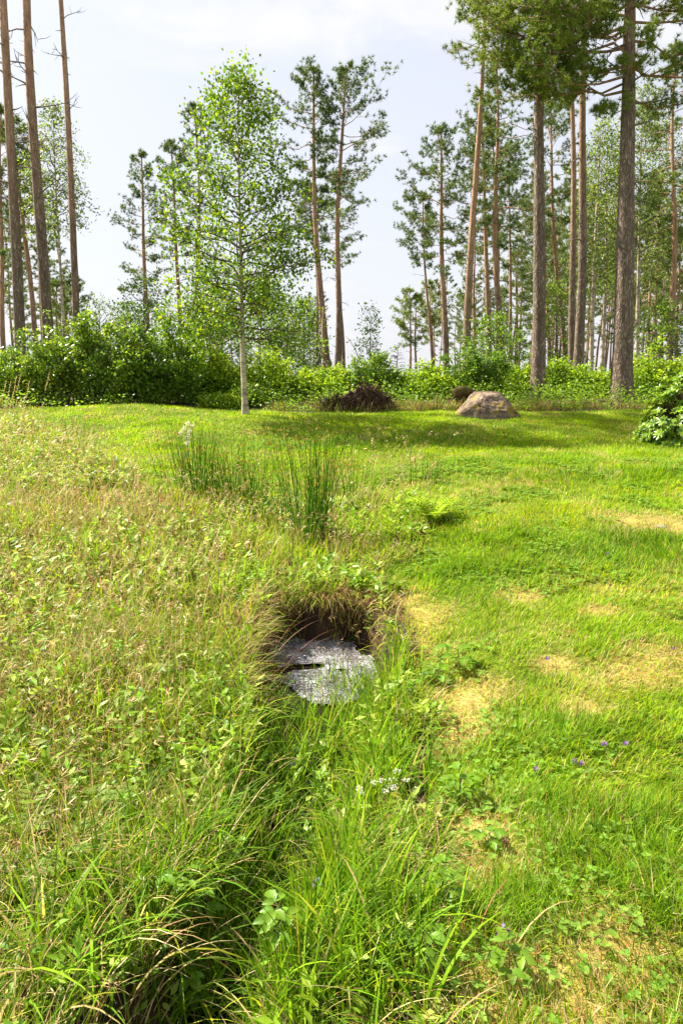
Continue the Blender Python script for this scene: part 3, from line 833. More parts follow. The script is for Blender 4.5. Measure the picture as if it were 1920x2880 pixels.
def pine(name, base, top, r0, crown, rad, label, group=None, seed=1, n_br=46, tuft=.14, nw=.022, tufts=6, side=None, dead=10, orange=.4, col=(.055, .105, .035), dead_len=.5, wob=.006, nk=9, deadfrom=.25, cat='pine tree', extra=None, dense=1.0):
    """Scots pine: bare trunk, dead stubs, crown of needle clumps from fraction `crown` to the top"""
    global rng
    keep = rng; rng = np.random.default_rng(seed)
    base = np.asarray(base, float); vec = np.asarray(top, float) - base
    H = np.linalg.norm(vec)
    root = empty(name, base, label, cat, group)
    n = 28
    t, path = trunk_path(vec, n, wob, seed)
    rr = r0 * (1 - .80 * t ** 1.15) * (1 + .45 * np.exp(-t * H / .35))
    path[0, 2] -= .15
    tr = Acc()
    sides = 14 if r0 > .1 else 8
    tube(tr, path, rr, sides, bark_blend(t, orange), rough=.035)
    dlist = []
    big_dead = dead_len > .7 or dead > 20
    tr.build('trunk', M_bark, root, smooth=True)
    def at(tt):
        i = np.clip(tt, 0, 1) * (n - 1); k = int(min(i, n - 2)); return path[k] * (1 - (i - k)) + path[k + 1] * (i - k)
    def ratio(tt): return r0 * (1 - .80 * tt ** 1.15)
    for _ in range(dead):
        tt = rng.uniform(min(deadfrom, crown * .5), min(.97, crown + .08)); p = at(tt); az = rng.uniform(0, 6.28)
        L = dead_len * rng.uniform(.3, 1.6) * (.4 + tt)
        el = rng.uniform(-.15, .55); d = np.array([math.cos(az) * math.cos(el), math.sin(az) * math.cos(el), math.sin(el)])
        bend = np.array([0, 0, rng.uniform(-.35, .3) * L])
        pts = [p + d * L * s + bend * s * s + rng.normal(0, .03 * L, 3) * s for s in (0, .3, .6, 1)]
        rb = min(.034, ratio(tt) * .26)
        dd = Acc(); dlist.append(dd)
        tube(dd, pts, [rb, rb * .75, rb * .5, rb * .2], 4)
        if L > .5:
            for _k in range(3):
                s = rng.uniform(.35, .9); q = p + d * L * s + bend * s * s
                d2 = norm(d + rng.normal(0, .7, 3)); tube(dd, [q, q + d2 * L * .25, q + d2 * L * .4 + np.array([0, 0, .05])], [rb * .4, rb * .3, rb * .1], 3)
    br = Acc(); TP = []; TD = []
    ga = rng.uniform(0, 6.28)
    specs = []
    for k in range(n_br):
        u = (k + rng.uniform(0, 1)) / n_br
        tt = crown + (1 - crown) * u ** .85
        ga += 2.4 + rng.normal(0, .5)
        prof = (math.sin(math.pi * min(1, (u * .86 + .16))) ** .7)
        L = rad * prof * rng.uniform(.5, 1.15)
        az = ga
        if side is not None:
            sx = math.cos(az - side)
            L *= (1 + .5 * sx)
        specs.append((tt, az, L, .05 + .75 * u + rng.normal(0, .14)))
    if extra: specs += extra
    for tt, az, L, el in specs:
        p = at(min(tt, .985))
        d = np.array([math.cos(az) * math.cos(el), math.sin(az) * math.cos(el), math.sin(el)])
        sag = -.18 * L * (1 - el); lift = .18 * L
        S_ = np.linspace(0, 1, 6)
        pts = np.array([p + d * L * s + np.array([0, 0, sag * math.sin(s * 2.2) + lift * s ** 3]) + rng.normal(0, .035 * L, 3) * (s > 0) for s in S_])
        rb = max(.009, min(ratio(tt) * .34, .011 * L + .006))
        tube(br, pts, rb * (1 - .85 * S_), 4, bark_blend(np.full(6, .8), .3))
        m = max(3, int((3 + L * 3.4) * dense))
        for _k in range(m):
            s = rng.uniform(.18, 1) ** .8; i = s * 5; kk = int(min(i, 4)); q = pts[kk] * (1 - (i - kk)) + pts[kk + 1] * (i - kk)
            sa = rng.choice([-1, 1]) * rng.uniform(.4, 1.2)
            d2 = np.array([math.cos(az + sa), math.sin(az + sa), rng.uniform(-.05, .55)])
            l2 = L * rng.uniform(.14, .34) * (1.25 - .6 * s) + .12
            e = q + norm(d2) * l2
            tube(br, [q, (q + e) / 2 + np.array([0, 0, -.02]), e], [rb * .35, rb * .25, rb * .12], 3, bark_blend(np.full(3, .8), .3))
            for f in np.linspace(.35, 1.0, tufts):
                TP.append(q + (e - q) * f + rng.normal(0, .055, 3) * (1 + L * .2)); TD.append(norm(d2) + np.array([0, 0, .55]))
        for f in np.linspace(.6, 1, 4):
            i = f * 5; kk = int(min(i, 4)); TP.append(pts[kk] * (1 - (i - kk)) + pts[min(5, kk + 1)] * (i - kk)); TD.append(d + np.array([0, 0, .5]))
    TP = np.array(TP); TD = np.array(TD)
    cr = Acc()
    cv = fbm(TP[:, 0] * 1.5 + TP[:, 1] * .7 + 50, TP[:, 2] * 1.5 + 9, seed + 3, 2)[:, None]
    cc = np.asarray(col) * np.array([1.85, 1.65, 1.25]) * (.65 + .7 * cv) * np.array([1 + .3 * (cv[:, 0] - .5), 1 + 0 * cv[:, 0], 1 - .1 * cv[:, 0]]).T
    needles(cr, TP, TD, nk * 2, tuft * .92, nw * .85, cc, spread=.95)
    if big_dead:
        for dd in dlist: dd.build('dead_branch', M_dead, root)
    else:
        for dd in dlist:
            for k_ in range(len(dd.V)): br.add(dd.V[k_], dd.Q[k_] - (dd.Q[k_].min()), None, np.zeros((len(dd.V[k_]), 3)))
    build2('crown', [(cr, M_needle), (br, M_bark)], root)
    rng = keep
    return root

def decid(name, base, top, r0, t0, rad, label, group=None, seed=1, limbs=40, leaf=.05, lw=.036, per=10, bark=None, leafmat=None, col=(.10, .19, .025), alt=(.20, .30, .04), droop=.0, prof=None, elev=(.35, 1.0), cat='birch tree', wob=.006, sub=6, spread=.10, stems=1, trunk_part='trunk', gap=0):
    global rng
    keep = rng; rng = np.random.default_rng(seed)
    base = np.asarray(base, float); vec = np.asarray(top, float) - base
    H = np.linalg.norm(vec); root = empty(name, base, label, cat, group)
    n = 22; t, path = trunk_path(vec, n, wob, seed)
    path[0, 2] -= .08
    tr = Acc(); tube(tr, path, r0 * (1 - .93 * t ** .9) * (1 + .4 * np.exp(-t * H / .15)), 10, rough=.03)
    tr.build(trunk_part, bark or M_birch, root, smooth=True)
    br = Acc(); LP = []; LD = []
    ga = rng.uniform(0, 6.28)
    if prof is None: prof = lambda u: math.sin(math.pi * min(1, u * .8 + .2)) ** .6
    for k in range(limbs):
        u = (k + rng.uniform(0, 1)) / limbs
        tt = t0 + (1 - t0) * u * .98
        i = tt * (n - 1); kk = int(min(i, n - 2)); p = path[kk] * (1 - (i - kk)) + path[kk + 1] * (i - kk)
        ga += 2.4 + rng.normal(0, .5); az = ga
        L = rad * prof(u) * rng.uniform(.65, 1.15)
        el = elev[0] + (elev[1] - elev[0]) * u + rng.normal(0, .12)
        d = np.array([math.cos(az) * math.cos(el), math.sin(az) * math.cos(el), math.sin(el)])
        S_ = np.linspace(0, 1, 7)
        pts = np.array([p + d * L * s + np.array([0, 0, -(.15 + droop) * L * s ** 2.4]) + rng.normal(0, .03 * L, 3) * (s > 0) for s in S_])
        rb = min(r0 * .45, .010 * L + .004) * (1.15 - .5 * u)
        tube(br, pts, rb * (1 - .85 * S_), 4)
        m = int(3 + sub * L)
        for _k in range(m):
            s = rng.uniform(.15, 1) ** .8; i = s * 6; kk = int(min(i, 5)); q = pts[kk] * (1 - (i - kk)) + pts[kk + 1] * (i - kk)
            if gap and float(fbm(q[0] * 1.9 + q[1] * 1.1 + 30, q[2] * 1.9 + q[1], seed + 5, 2)) < gap and rng.random() < .8: continue
            d2 = norm(d * .6 + rng.normal(0, .6, 3) + np.array([0, 0, .15 - droop * 1.6]))
            l2 = (.18 + .30 * L * (1.1 - .6 * s)) * rng.uniform(.6, 1.3)
            e = q + d2 * l2 + np.array([0, 0, -droop * l2])
            tube(br, [q, (q + e) / 2 + np.array([0, 0, .03 * l2]), e], [rb * .35, rb * .22, rb * .08], 3)
            pq = max(4, int(per * (1.1 - .55 * u)))
            f = rng.uniform(.2, 1.05, pq)[:, None]
            LP.append(q + (e - q) * f + rng.normal(0, spread, (pq, 3)) * .6); LD.append(rng.normal(0, 1, (pq, 3)) * .8 + d2 + np.array([0, 0, -.35]))
    LP = np.concatenate(LP); LD = np.concatenate(LD); m = len(LP)
    cr = Acc()
    cc = colvar(col, m, .22, alt, .35)
    leaves(cr, LP, LD, rng.uniform(.7, 1.25, m) * leaf, rng.uniform(.75, 1.2, m) * lw, cc, up=np.array([0, 0, 1.0]), upbias=.25)
    build2('crown', [(cr, leafmat or M_leaf), (br, M_twig)], root)
    rng = keep
    return root

def bush(name, base, w, d, h, label, group=None, seed=1, nst=16, nleaf=4500, leaf=.07, lw=.045, col=(.07, .14, .025), alt=(.17, .27, .04), mat=None, cat='bush', spiky=.35, low=.05):
    """many stems fanning from the ground with leaf sprays filling an uneven body"""
    global rng
    keep = rng; rng = np.random.default_rng(seed)
    root = empty(name, base, label, cat, group)
    st = Acc(); LP = []; LD = []
    per = max(4, nleaf // (nst * 10))
    for k in range(nst):
        az = rng.uniform(0, 6.28); rr = rng.uniform(0, 1) ** .5
        hh = h * (1 - .5 * rr ** 2.2) * rng.uniform(.72, 1.0 + spiky * .5)
        end = np.array([math.cos(az) * rr * w / 2, math.sin(az) * rr * d / 2, hh])
        b0 = np.array([math.cos(az) * rr * w * .18, math.sin(az) * rr * d * .18, -.05])
        S_ = np.linspace(0, 1, 6)
        pts = np.array([b0 + (end - b0) * np.array([s ** 1.0, s ** 1.0, s ** .85]) + rng.normal(0, .025 * h, 3) * (s > 0) for s in S_])
        tube(st, pts, (.006 + .005 * h) * (1 - .8 * S_), 4)
        for _k in range(10):
            s = rng.uniform(low + .1, 1) ** .8; i = s * 5; kk = int(min(i, 4)); q = pts[kk] * (1 - (i - kk)) + pts[kk + 1] * (i - kk)
            d2 = norm(rng.normal(0, 1, 3) * np.array([1, 1, .5]) + np.array([0, 0, .35])); l2 = (.14 + .16 * h * (1.1 - s)) * rng.uniform(.6, 1.4)
            e = q + d2 * l2; tube(st, [q, e], [.004, .0015], 3)
            f = rng.uniform(.1, 1.1, per)[:, None]
            LP.append(q + (e - q) * f + rng.normal(0, .05, (per, 3))); LD.append(rng.normal(0, .8, (per, 3)) + d2 + np.array([0, 0, -.2]))
    # foliage reaching the ground around the skirt
    LP = np.concatenate(LP); LD = np.concatenate(LD)
    ns = len(LP) // 3
    th = rng.uniform(0, 6.28, ns); zz_ = rng.uniform(.02, .55, ns)
    r_ = (.30 + .22 * np.sin(zz_ * math.pi)) * rng.uniform(.75, 1.05, ns)
    cl = fbm(th * 2.5, zz_ * 6, seed, 3) > .42
    q = np.stack([np.cos(th) * r_ * w, np.sin(th) * r_ * d, zz_ * h], 1)[cl]
    LP = np.concatenate([LP, q]); LD = np.concatenate([LD, rng.normal(0, 1, q.shape)])
    LP[:, 2] = LP[:, 2].clip(.01, None); m = len(LP)
    cr = Acc()
    cv = fbm(LP[:, 0] * 2.2 + LP[:, 1] * 1.3 + 40, LP[:, 2] * 2.2, seed + 9, 2)
    cc = colvar(col, m, .2); am_ = rng.random(m) < (cv - .25).clip(0, .8); cc[am_] = colvar(alt, int(am_.sum()), .2)
    leaves(cr, LP, LD, rng.uniform(.7, 1.25, m) * leaf, rng.uniform(.75, 1.2, m) * lw, cc, up=np.array([0, 0, 1.0]), upbias=.4)
    cr.build('foliage', mat or M_leaf, root)
    st.build('stems', M_twig, root)
    rng = keep
    return root

# ------------------------------------------------------------------ the trees
def B(X, d): return ground_x(X, d)

# the three tall pines on the left, crowns above the picture
def tall(X, Xt, d, H, r, **kw):
    """base under pixel column X, trunk passing column Xt at the top edge of the picture"""
    b = B(X, d); q = P(Xt, 0, d); v = q - b
    return b, b + v * (H / v[2])
b, t_ = tall(62, 3, 21, 19, .17)
pine('pine_tree', b, t_, .165, .80, 2.1, 'tall bare pine trunk at the left edge with short dead branches', seed=1, dead=34, dead_len=.75, deadfrom=.22, orange=.36, n_br=34, tufts=4)
b, t_ = tall(146, 78, 22, 20, .19)
pine('pine_tree', b, t_, .178, .80, 2.2, 'thick grey then orange pine trunk second from the left edge', seed=2, dead=38, dead_len=.95, deadfrom=.28, orange=.38, n_br=34, tufts=4)
b, t_ = tall(224, 160, 24, 20, .15)
pine('pine_tree', b, t_, .125, .74, 1.7, 'slender orange pine trunk third from the left beside open sky', seed=3, dead=26, dead_len=.6, deadfrom=.3, orange=.30, n_br=34, tufts=4)

# pines of the middle distance: (base X, top X, top Y, depth, r0, crown start, crown radius, seed, side, label)
mid = [
    (108, 35, 330, 34, .15, .58, 1.6, 11, None, 'thin leaning pine between the two thick trunks on the left'),
    (415, 398, 425, 36, .14, .34, 1.45, 12, None, 'slim pine standing alone in the sky left of the birch'),
    (502, 480, 392, 38, .13, .50, 1.3, 13, None, 'slim pine directly left of the birch crown with a small top'),
    (560, 545, 285, 38, .14, .58, 1.3, 14, None, 'pine whose pointed top rises behind the left of the birch crown'),
    (925, 882, 185, 30, .155, .60, 1.45, 15, math.pi, 'tall pine right of the birch with foliage hanging on its left side'),
    (945, 972, 183, 30, .155, .58, 1.75, 16, 0.0, 'tall pine right of the birch with branches spreading to the right'),
    (897, 868, 520, 36, .10, .72, 1.0, 17, None, 'thin pine pole close behind the birch crown'),
    (965, 950, 480, 42, .12, .55, 1.7, 18, None, 'hazy pine behind the pair of tall pines right of the birch'),
    (1255, 1240, 352, 31, .15, .47, 1.7, 19, None, 'crooked pine left of the tallest thin trunk with a bayonet bend'),
    (1218, 1188, 540, 36, .095, .62, 1.05, 20, math.pi, 'thin pine with a drooping small crown left of the crooked pine'),
    (1418, 1393, 145, 27, .135, .44, 1.6, 22, 0.0, 'tall pine with layered branches right of the tallest thin trunk'),
    (1372, 1352, 300, 32, .14, .50, 1.8, 23, math.pi, 'leaning orange pine close behind the tallest thin trunk'),
    (1398, 1378, 330, 36, .12, .55, 1.6, 24, None, 'orange pine between the layered pine and the leaning pine'),
    (1433, 1430, 455, 38, .11, .52, 1.7, 25, 0.0, 'pine with a broad right-hand fan of branches in the centre right'),
    (1592, 1545, 250, 34, .135, .50, 1.6, 26, None, 'pine just right of the rough trunk with its crown behind the branches'),
    (1540, 1525, 640, 42, .13, .40, 2.0, 27, None, 'lower pine showing green right of the rough pine trunk'),
]
for (Xb, Xt, Yt, d, r, cr_, rad, sd_, side, lab) in mid:
    pine('pine_tree', B(Xb, d), P(Xt, Yt, d), r, cr_, rad, lab, seed=sd_, side=side, n_br=40, tufts=4, dead=12, dead_len=.6, orange=.32, nk=8, tuft=.16, nw=.028, wob=.012, col=(.062, .11, .036))

# tallest thin trunk right of centre: crown starts near the top of the frame
b = B(1308, 24); q = P(1362, -40, 24)
pine('pine_tree', b, b + (q - b) * 1.10, .145, .84, 1.35, 'tallest thin orange pine right of centre crossing the top of the picture', seed=21, n_br=26, tufts=5, dead=12, dead_len=.5, orange=.25, nk=9, tuft=.14, nw=.024)

# rough pine and the big pine on the right
b = B(1511, 18.3); q = P(1524, 0, 18.3)
pine('pine_tree', b, b + (q - b) * 1.35, .185, .70, 2.3, 'rough grey pine trunk standing right of the boulder', seed=31, n_br=44, tufts=6, dead=7, dead_len=.4, orange=.62, nk=11, tuft=.13, nw=.019, dense=1.35, col=(.095, .15, .028), extra=[(.57, 3.3, 1.1, .35), (.58, 4.2, 1.1, .1), (.60, 2.6, 1.5, .0), (.62, 3.6, 1.6, .1), (.64, .3, 1.0, .1), (.65, 3.0, 1.8, .1), (.60, 5.2, .9, .1), (.67, 3.9, 1.6, .15), (.68, 2.2, 1.4, .0)])
b = B(1747, 17.2); q = P(1768, 0, 17.2)
ex = [(.56, 3.05, 2.6, .24), (.585, 3.5, 2.5, -.05), (.535, 3.7, .9, -.2), (.60, 3.2, 2.9, .28), (.60, 2.8, 2.5, .1), (.615, 3.6, 2.8, .15), (.575, 2.6, 2.3, .1), (.63, 3.1, 3.0, .15), (.56, .3, 1.8, .0), (.60, -.2, 2.2, .1), (.58, 4.4, 1.7, .1), (.665, 3.05, 3.2, .06), (.68, 3.5, 3.0, .1), (.655, 3.9, 2.3, .0), (.70, 2.8, 3.2, .12), (.72, 3.3, 3.3, .15), (.60, 3.7, 1.5, -.1), (.64, .2, 2.6, .15), (.67, 5.8, 2.4, .1), (.62, -.3, 2.8, -.15),
      (.70, .5, 2.6, .2), (.74, 3.1, 3.4, .2), (.76, 4.2, 2.2, .1), (.69, 4.7, 2.0, .1), (.73, 5.5, 2.3, .1), (.66, 3.25, 2.6, .2)]
pine('pine_tree', b, b + (q - b) * 1.42, .25, .72, 2.9, 'big thick grey-barked pine at the right with wide green branches', seed=32, n_br=40, tufts=7, dead=9, dead_len=.9, orange=.70, nk=12, tuft=.13, nw=.019, col=(.105, .165, .028), extra=ex, deadfrom=.38, wob=.003, dense=1.9)
# pair of straight pines between them
b = B(1606, 22); q = P(1604, 0, 22)
pine('pine_tree', b, b + (q - b) * 1.18, .115, .74, 1.4, 'straight thin orange pine left one of the close pair behind the big trunks', seed=33, n_br=30, tufts=5, dead=8, orange=.42, col=(.06, .115, .035))
b = B(1618, 21); q = P(1646, 0, 21)
pine('pine_tree', b, b + (q - b) * 1.25, .15, .80, 1.5, 'straight grey to orange pine right one of the close pair behind the big trunks', seed=34, n_br=30, tufts=5, dead=8, orange=.50, col=(.06, .115, .035))

# the young birch on the lawn
def birch_prof(u):
    return float(np.interp(u, [0, .08, .25, .45, .65, .85, 1], [.80, 1.0, 1.12, 1.05, .78, .50, .18]))
bb = gp(691, 1170)
decid('birch_tree', bb, P(672, 215, bb[1]), .066, .23, 1.62, 'young birch with white trunk and airy bright leaves standing on the lawn', seed=41, limbs=92, leaf=.068, lw=.058, gap=.40, per=19, prof=birch_prof, elev=(.12, 1.0), sub=9.0, col=(.10, .195, .010), alt=(.27, .38, .014), spread=.17)

# birches further back
bl = [(190, 150, 275, 30, .55, 1.75, 51, 'tall birch with airy yellow-green crown between the left pine trunks'),
      (1660, 1690, 330, 30, .40, 1.7, 52, 'white birch trunk left one of the birches behind the big pine'),
      (1690, 1712, 300, 34, .40, 1.7, 53, 'white birch trunk close left of the big pine'),
      (1790, 1810, 230, 31, .45, 2.3, 54, 'birch with black-marked white trunk right of the big pine'),
      (1850, 1872, 330, 36, .40, 2.2, 55, 'birch with hanging twigs near the right edge'),
      (1635, 1655, 480, 38, .45, 1.5, 56, 'slim birch trunk between the close pine pair and the other birches'),
      (1722, 1745, 420, 40, .40, 1.6, 57, 'farther birch half hidden behind the big pine trunk')]
for i, (Xb, Xt, Yt, d, t0, rad, sd_, lab) in enumerate(bl):
    decid('birch_tree', B(Xb, d), P(Xt, Yt, d), .11 if i else .09, t0, rad, lab, seed=sd_, limbs=60, leaf=.10, lw=.075, per=11, droop=.42, elev=(.5, 1.1), sub=4.2, col=(.12, .19, .03), alt=(.24, .32, .05), spread=.2)
# tall dense pine crowns filling the right top
tp = [(1880, 1905, 120, 29, .14, .45, 2.2, 61, 'green pine at the right edge behind the big pine'),
      (1842, 1850, 500, 40, .12, .35, 1.9, 62, 'orange pine trunk among birches right of the big pine'),
      (1825, 1832, 560, 43, .12, .35, 1.9, 63, 'second orange pine trunk among birches right of the big pine'),
      (1903, 1909, 640, 33, .10, .30, 1.5, 64, 'lone thin orange trunk close to the right edge'),
      (1560, 1580, 700, 50, .14, .3, 2.2, 65, 'far pine between the rough trunk and the close pair'),
      (1450, 1448, 705, 48, .13, .12, 1.9, 66, 'dark bushy conifer left of the rough pine trunk'),
      (1170, 1168, 835, 44, .09, .42, 1.4, 67, 'right one of two small round-topped pines against the open sky'),
      (1148, 1150, 812, 44, .09, .40, 1.4, 68, 'left one of two small round-topped pines against the open sky'),
      (1210, 1212, 790, 50, .09, .42, 1.2, 69, 'small far pine right of the two round-topped pines'),
      (1330, 1335, 640, 46, .13, .28, 1.9, 70, 'dense low pine behind the tallest thin trunk'),
      (160, 158, 790, 42, .09, .15, 1.4, 71, 'small open pine left of the slender left trunk'),
      (20, 5, 300, 33, .13, .45, 1.7, 72, 'pine at the very left edge behind the first trunk'),
      (215, 205, 770, 46, .08, .15, 1.3, 73, 'small open pine just right of the slender left trunk'),
      ]
for (Xb, Xt, Yt, d, r, cr_, rad, sd_, lab) in tp:
    pine('pine_tree', B(Xb, d), P(Xt, Yt, d), r, cr_, rad, lab, seed=sd_, n_br=(22 if sd_ in (67, 68, 69) else 36), tufts=4, dead=8, dead_len=.5, orange=.2, nk=(6 if sd_ in (67, 68, 69) else 8), tuft=.18, nw=.036, wob=.012, col=((.12, .18, .06) if sd_ in (67, 68, 69) else (.085, .14, .045)))

# small trees: sapling, willows
sap = B(1040, 20)
decid('sapling', sap, P(1040, 865, 20), .03, .10, .42, 'slim dark sapling standing alone right of the tall pine pair', seed=81, limbs=40, leaf=.085, lw=.045, per=9, bark=M_twig, elev=(.2, .7), cat='young tree', sub=5, col=(.05, .095, .03), alt=(.08, .14, .03), prof=lambda u: 1.15 - .8 * u)
decid('sapling', B(280, 20), P(280, 848, 20), .04, .2, .8, 'pale airy young birch rising above the left thicket', seed=82, limbs=34, leaf=.06, lw=.045, per=9, bark=M_twig, cat='young tree', sub=5, col=(.12, .19, .05), alt=(.18, .26, .07))
decid('sapling', B(415, 19), P(405, 790, 19), .05, .12, 1.0, 'dark leafy young tree rising above the middle of the left thicket', seed=83, limbs=44, leaf=.07, lw=.05, per=10, bark=M_twig, cat='young tree', sub=5, col=(.06, .12, .025), alt=(.11, .19, .03))
decid('sapling', B(560, 18), P(575, 840, 18), .05, .15, 1.1, 'young tree with reddish stem between the thicket and the birch', seed=84, limbs=44, leaf=.07, lw=.05, per=10, bark=M_twig, cat='young tree', sub=5, col=(.10, .19, .025), alt=(.19, .30, .03))
decid('sapling', B(800, 22), P(810, 860, 22), .05, .15, 1.1, 'green young tree right behind the birch trunk', seed=85, limbs=44, leaf=.075, lw=.05, per=10, bark=M_twig, cat='young tree', sub=5, col=(.10, .18, .03), alt=(.18, .28, .03))
decid('sapling', B(1400, 20), P(1385, 905, 20), .04, .08, 1.15, 'bright leafy young tree behind the boulder', seed=86, limbs=46, leaf=.075, lw=.055, per=10, bark=M_twig, cat='young tree', sub=5, col=(.11, .21, .025), alt=(.21, .34, .03))

for (X_, Yt_, d_, rad_, sd_, lab_) in [(620, 820, 25, 1.2, 91, 'leafy young tree far behind just left of the birch trunk'), (735, 790, 26, 1.3, 92, 'leafy young tree far behind just right of the birch trunk'),
                                       (850, 850, 24, 1.0, 93, 'leafy young tree left of the tall pine pair'), (350, 860, 24, .9, 94, 'young tree peeking over the thicket beside the slim lone pine'), (1560, 800, 27, 1.2, 95, 'leafy young tree behind and right of the rough pine trunk'), (1860, 860, 25, 1.3, 96, 'leafy young tree behind the bush right of the big pine')]:
    decid('sapling', B(X_, d_), P(X_ + 6, Yt_, d_), .05, .10, rad_, lab_, seed=sd_, limbs=46, leaf=.085, lw=.06, per=12, bark=M_twig, cat='young tree', sub=5.5, col=(.10, .18, .02), alt=(.22, .33, .03))
# bushes: (X, depth, width, depth extent, top Y, dark?, label)
GB = 'bushes of the left thicket'
bs = [(20, 17.4, 2.2, 1.6, 1000, 0, 'yellow-green bush at the left edge under the first pine', GB),
      (110, 17.0, 1.9, 1.5, 945, 1, 'glossy bush between the left edge bush and the highest part of the thicket', GB),
      (205, 16.8, 1.9, 1.6, 905, 1, 'glossy bush under the third pine trunk from the left', GB),
      (300, 16.6, 1.8, 1.6, 900, 1, 'glossy dark bush in the middle of the left thicket', GB),
      (385, 16.4, 1.8, 1.6, 910, 1, 'dark bush behind the grassy hump', GB),
      (465, 16.5, 1.9, 1.6, 915, 2, 'blue-green round bush right of the grassy hump', GB),
      (550, 17.4, 1.7, 1.5, 960, 0, 'bush left of the birch trunk', GB),
      (640, 17.8, 1.7, 1.5, 985, 0, 'green bush directly behind the birch trunk', GB),
      (760, 18.2, 1.8, 1.4, 1000, 0, 'lively green bush right behind the birch trunk', GB),
      (860, 18.5, 1.6, 1.3, 1035, 0, 'light green bush left of the uprooted stump', 'bushes along the forest edge'),
      (955, 19, 1.5, 1.2, 1045, 0, 'light green bush above the uprooted stump', 'bushes along the forest edge'),
      (1050, 18.6, 1.3, 1.2, 985, 2, 'dark pointed bush right of the uprooted stump', 'bushes along the forest edge'),
      (1130, 18.5, 1.4, 1.2, 1060, 0, 'low yellow-green bush under the two small pines', 'bushes along the forest edge'),
      (1215, 18.3, 1.5, 1.2, 1030, 0, 'light bush left of the mossy log', 'bushes along the forest edge'),
      (1330, 18.4, 1.8, 1.4, 985, 2, 'wide green bush behind the mossy log', 'bushes along the forest edge'),
      (1450, 18.8, 1.5, 1.2, 1045, 0, 'bush between the boulder and the rough pine', 'bushes along the forest edge'),
      (1570, 19.5, 1.5, 1.2, 1020, 0, 'bright bush right of the rough pine trunk', 'bushes along the forest edge'),
      (1660, 19.0, 1.6, 1.2, 1045, 0, 'low bright bush left of the big pine trunk', 'bushes along the forest edge'),
      (1830, 18.5, 1.5, 1.4, 985, 0, 'tall yellow-green bush right of the big pine trunk', 'bushes along the forest edge'),
      (1905, 18.6, 1.6, 1.3, 1020, 0, 'yellow-green bush behind the rhododendron', 'bushes along the forest edge'),
      (700, 16.4, .9, .7, 1100, 2, 'small low bush at the lawn edge right of the birch trunk', 'bushes along the forest edge'),
      (625, 16.0, 1.0, .6, 1125, 0, 'low ferny clump left of the birch foot', 'bushes along the forest edge'),
      ]
cols_ = [((.23, .36, .015), (.42, .54, .025), M_leaf), ((.14, .24, .018), (.34, .45, .03), M_gloss), ((.12, .22, .025), (.24, .36, .03), M_leaf)]
for i, (X, d, w, dp, Yt, kd, lab, grp) in enumerate(bs):
    b = B(X, d); h = (P(X, Yt, d)[2] - b[2]) * ([.95, 1.0, .88, .98, .85, 1.05, .82, .98, .88][i] if i < 9 else .95)
    c1, c2, m_ = cols_[kd]
    bush('bush', b, w * 1.02, dp, h, lab, grp, seed=100 + i, nst=int(16 + 8 * h), nleaf=int(1900 + 1150 * h * w), leaf=.082, lw=.056, col=c1, alt=c2, mat=m_, spiky=.75)

# far forest: copies of a few pines, one mesh set per kind
def proto(kind, sd_):
    H = 17
    if kind == 0: return dict(r=.13, crown=.45, rad=1.7)
    if kind == 1: return dict(r=.14, crown=.62, rad=1.9)
    return dict(r=.12, crown=.22, rad=2.0)
far_list = []
rf = random.Random(5)
def row(x0, x1, n, d0, d1, H0, H1, lab, grp):
    for i in range(n):
        X = x0 + (x1 - x0) * (i + rf.uniform(.1, .9)) / n
        far_list.append((X, rf.uniform(d0, d1), rf.uniform(H0, H1), lab, grp))
row(1440, 1960, 22, 50, 75, 11, 19, 'far pine in the dense forest behind the big pine and the birches', 'far pines behind the right-hand trunks')
row(1500, 2000, 20, 76, 115, 13, 20, 'most distant pine of the forest seen between the right-hand trunks', 'most distant pines on the right')
row(1200, 1440, 12, 48, 80, 7, 12, 'far pine low in the gap between the two small pines and the rough pine', 'far pines in the gap right of centre')
row(-60, 240, 14, 45, 80, 9, 16, 'far pine in the haze of trunks behind the left-hand pines', 'far pines behind the left-hand trunks')
row(520, 920, 16, 40, 70, 4.5, 8.5, 'far pine low behind the birch and the bushes', 'far pines behind the birch')
marks = [(62, 'the left edge trunk'), (146, 'the thick second left trunk'), (224, 'the slender third left trunk'), (560, 'the pine left of the birch crown'), (691, 'the white birch trunk'), (800, 'the green young tree by the birch'),
         (925, 'the tall pine with leftward foliage'), (1148, 'the two round-topped small pines'), (1218, 'the thin pine with drooping crown'), (1308, 'the tallest thin pine'), (1418, 'the layered tall pine'),
         (1511, 'the rough pine trunk'), (1612, 'the close pine pair'), (1747, 'the big pine trunk'), (1800, 'the black-marked birch'), (1850, 'the hanging-twig birch'), (1903, 'the thin trunk at the right edge')]
used = {}
order = sorted(range(len(far_list)), key=lambda i: min(abs(far_list[i][0] - m[0]) for m in marks))
ordn = ['nearest', 'second nearest', 'third nearest', 'fourth nearest', 'fifth nearest', 'sixth nearest', 'seventh nearest', 'eighth nearest']
for i in order:
    X, d, H, lab, grp = far_list[i]
    mk = min(marks, key=lambda m: abs(X - m[0])); sdn = 'left' if X < mk[0] else 'right'
    kind_ = 'most distant' if d > 75 else 'far'
    key = (mk[1], sdn, kind_); k = used.get(key, 0); used[key] = k + 1
    if k < 4: lab = '%s pine %s %s of %s' % (kind_, ordn[k], sdn, mk[1])
    far_list[i] = (X, d, H, lab, grp)
protos = []
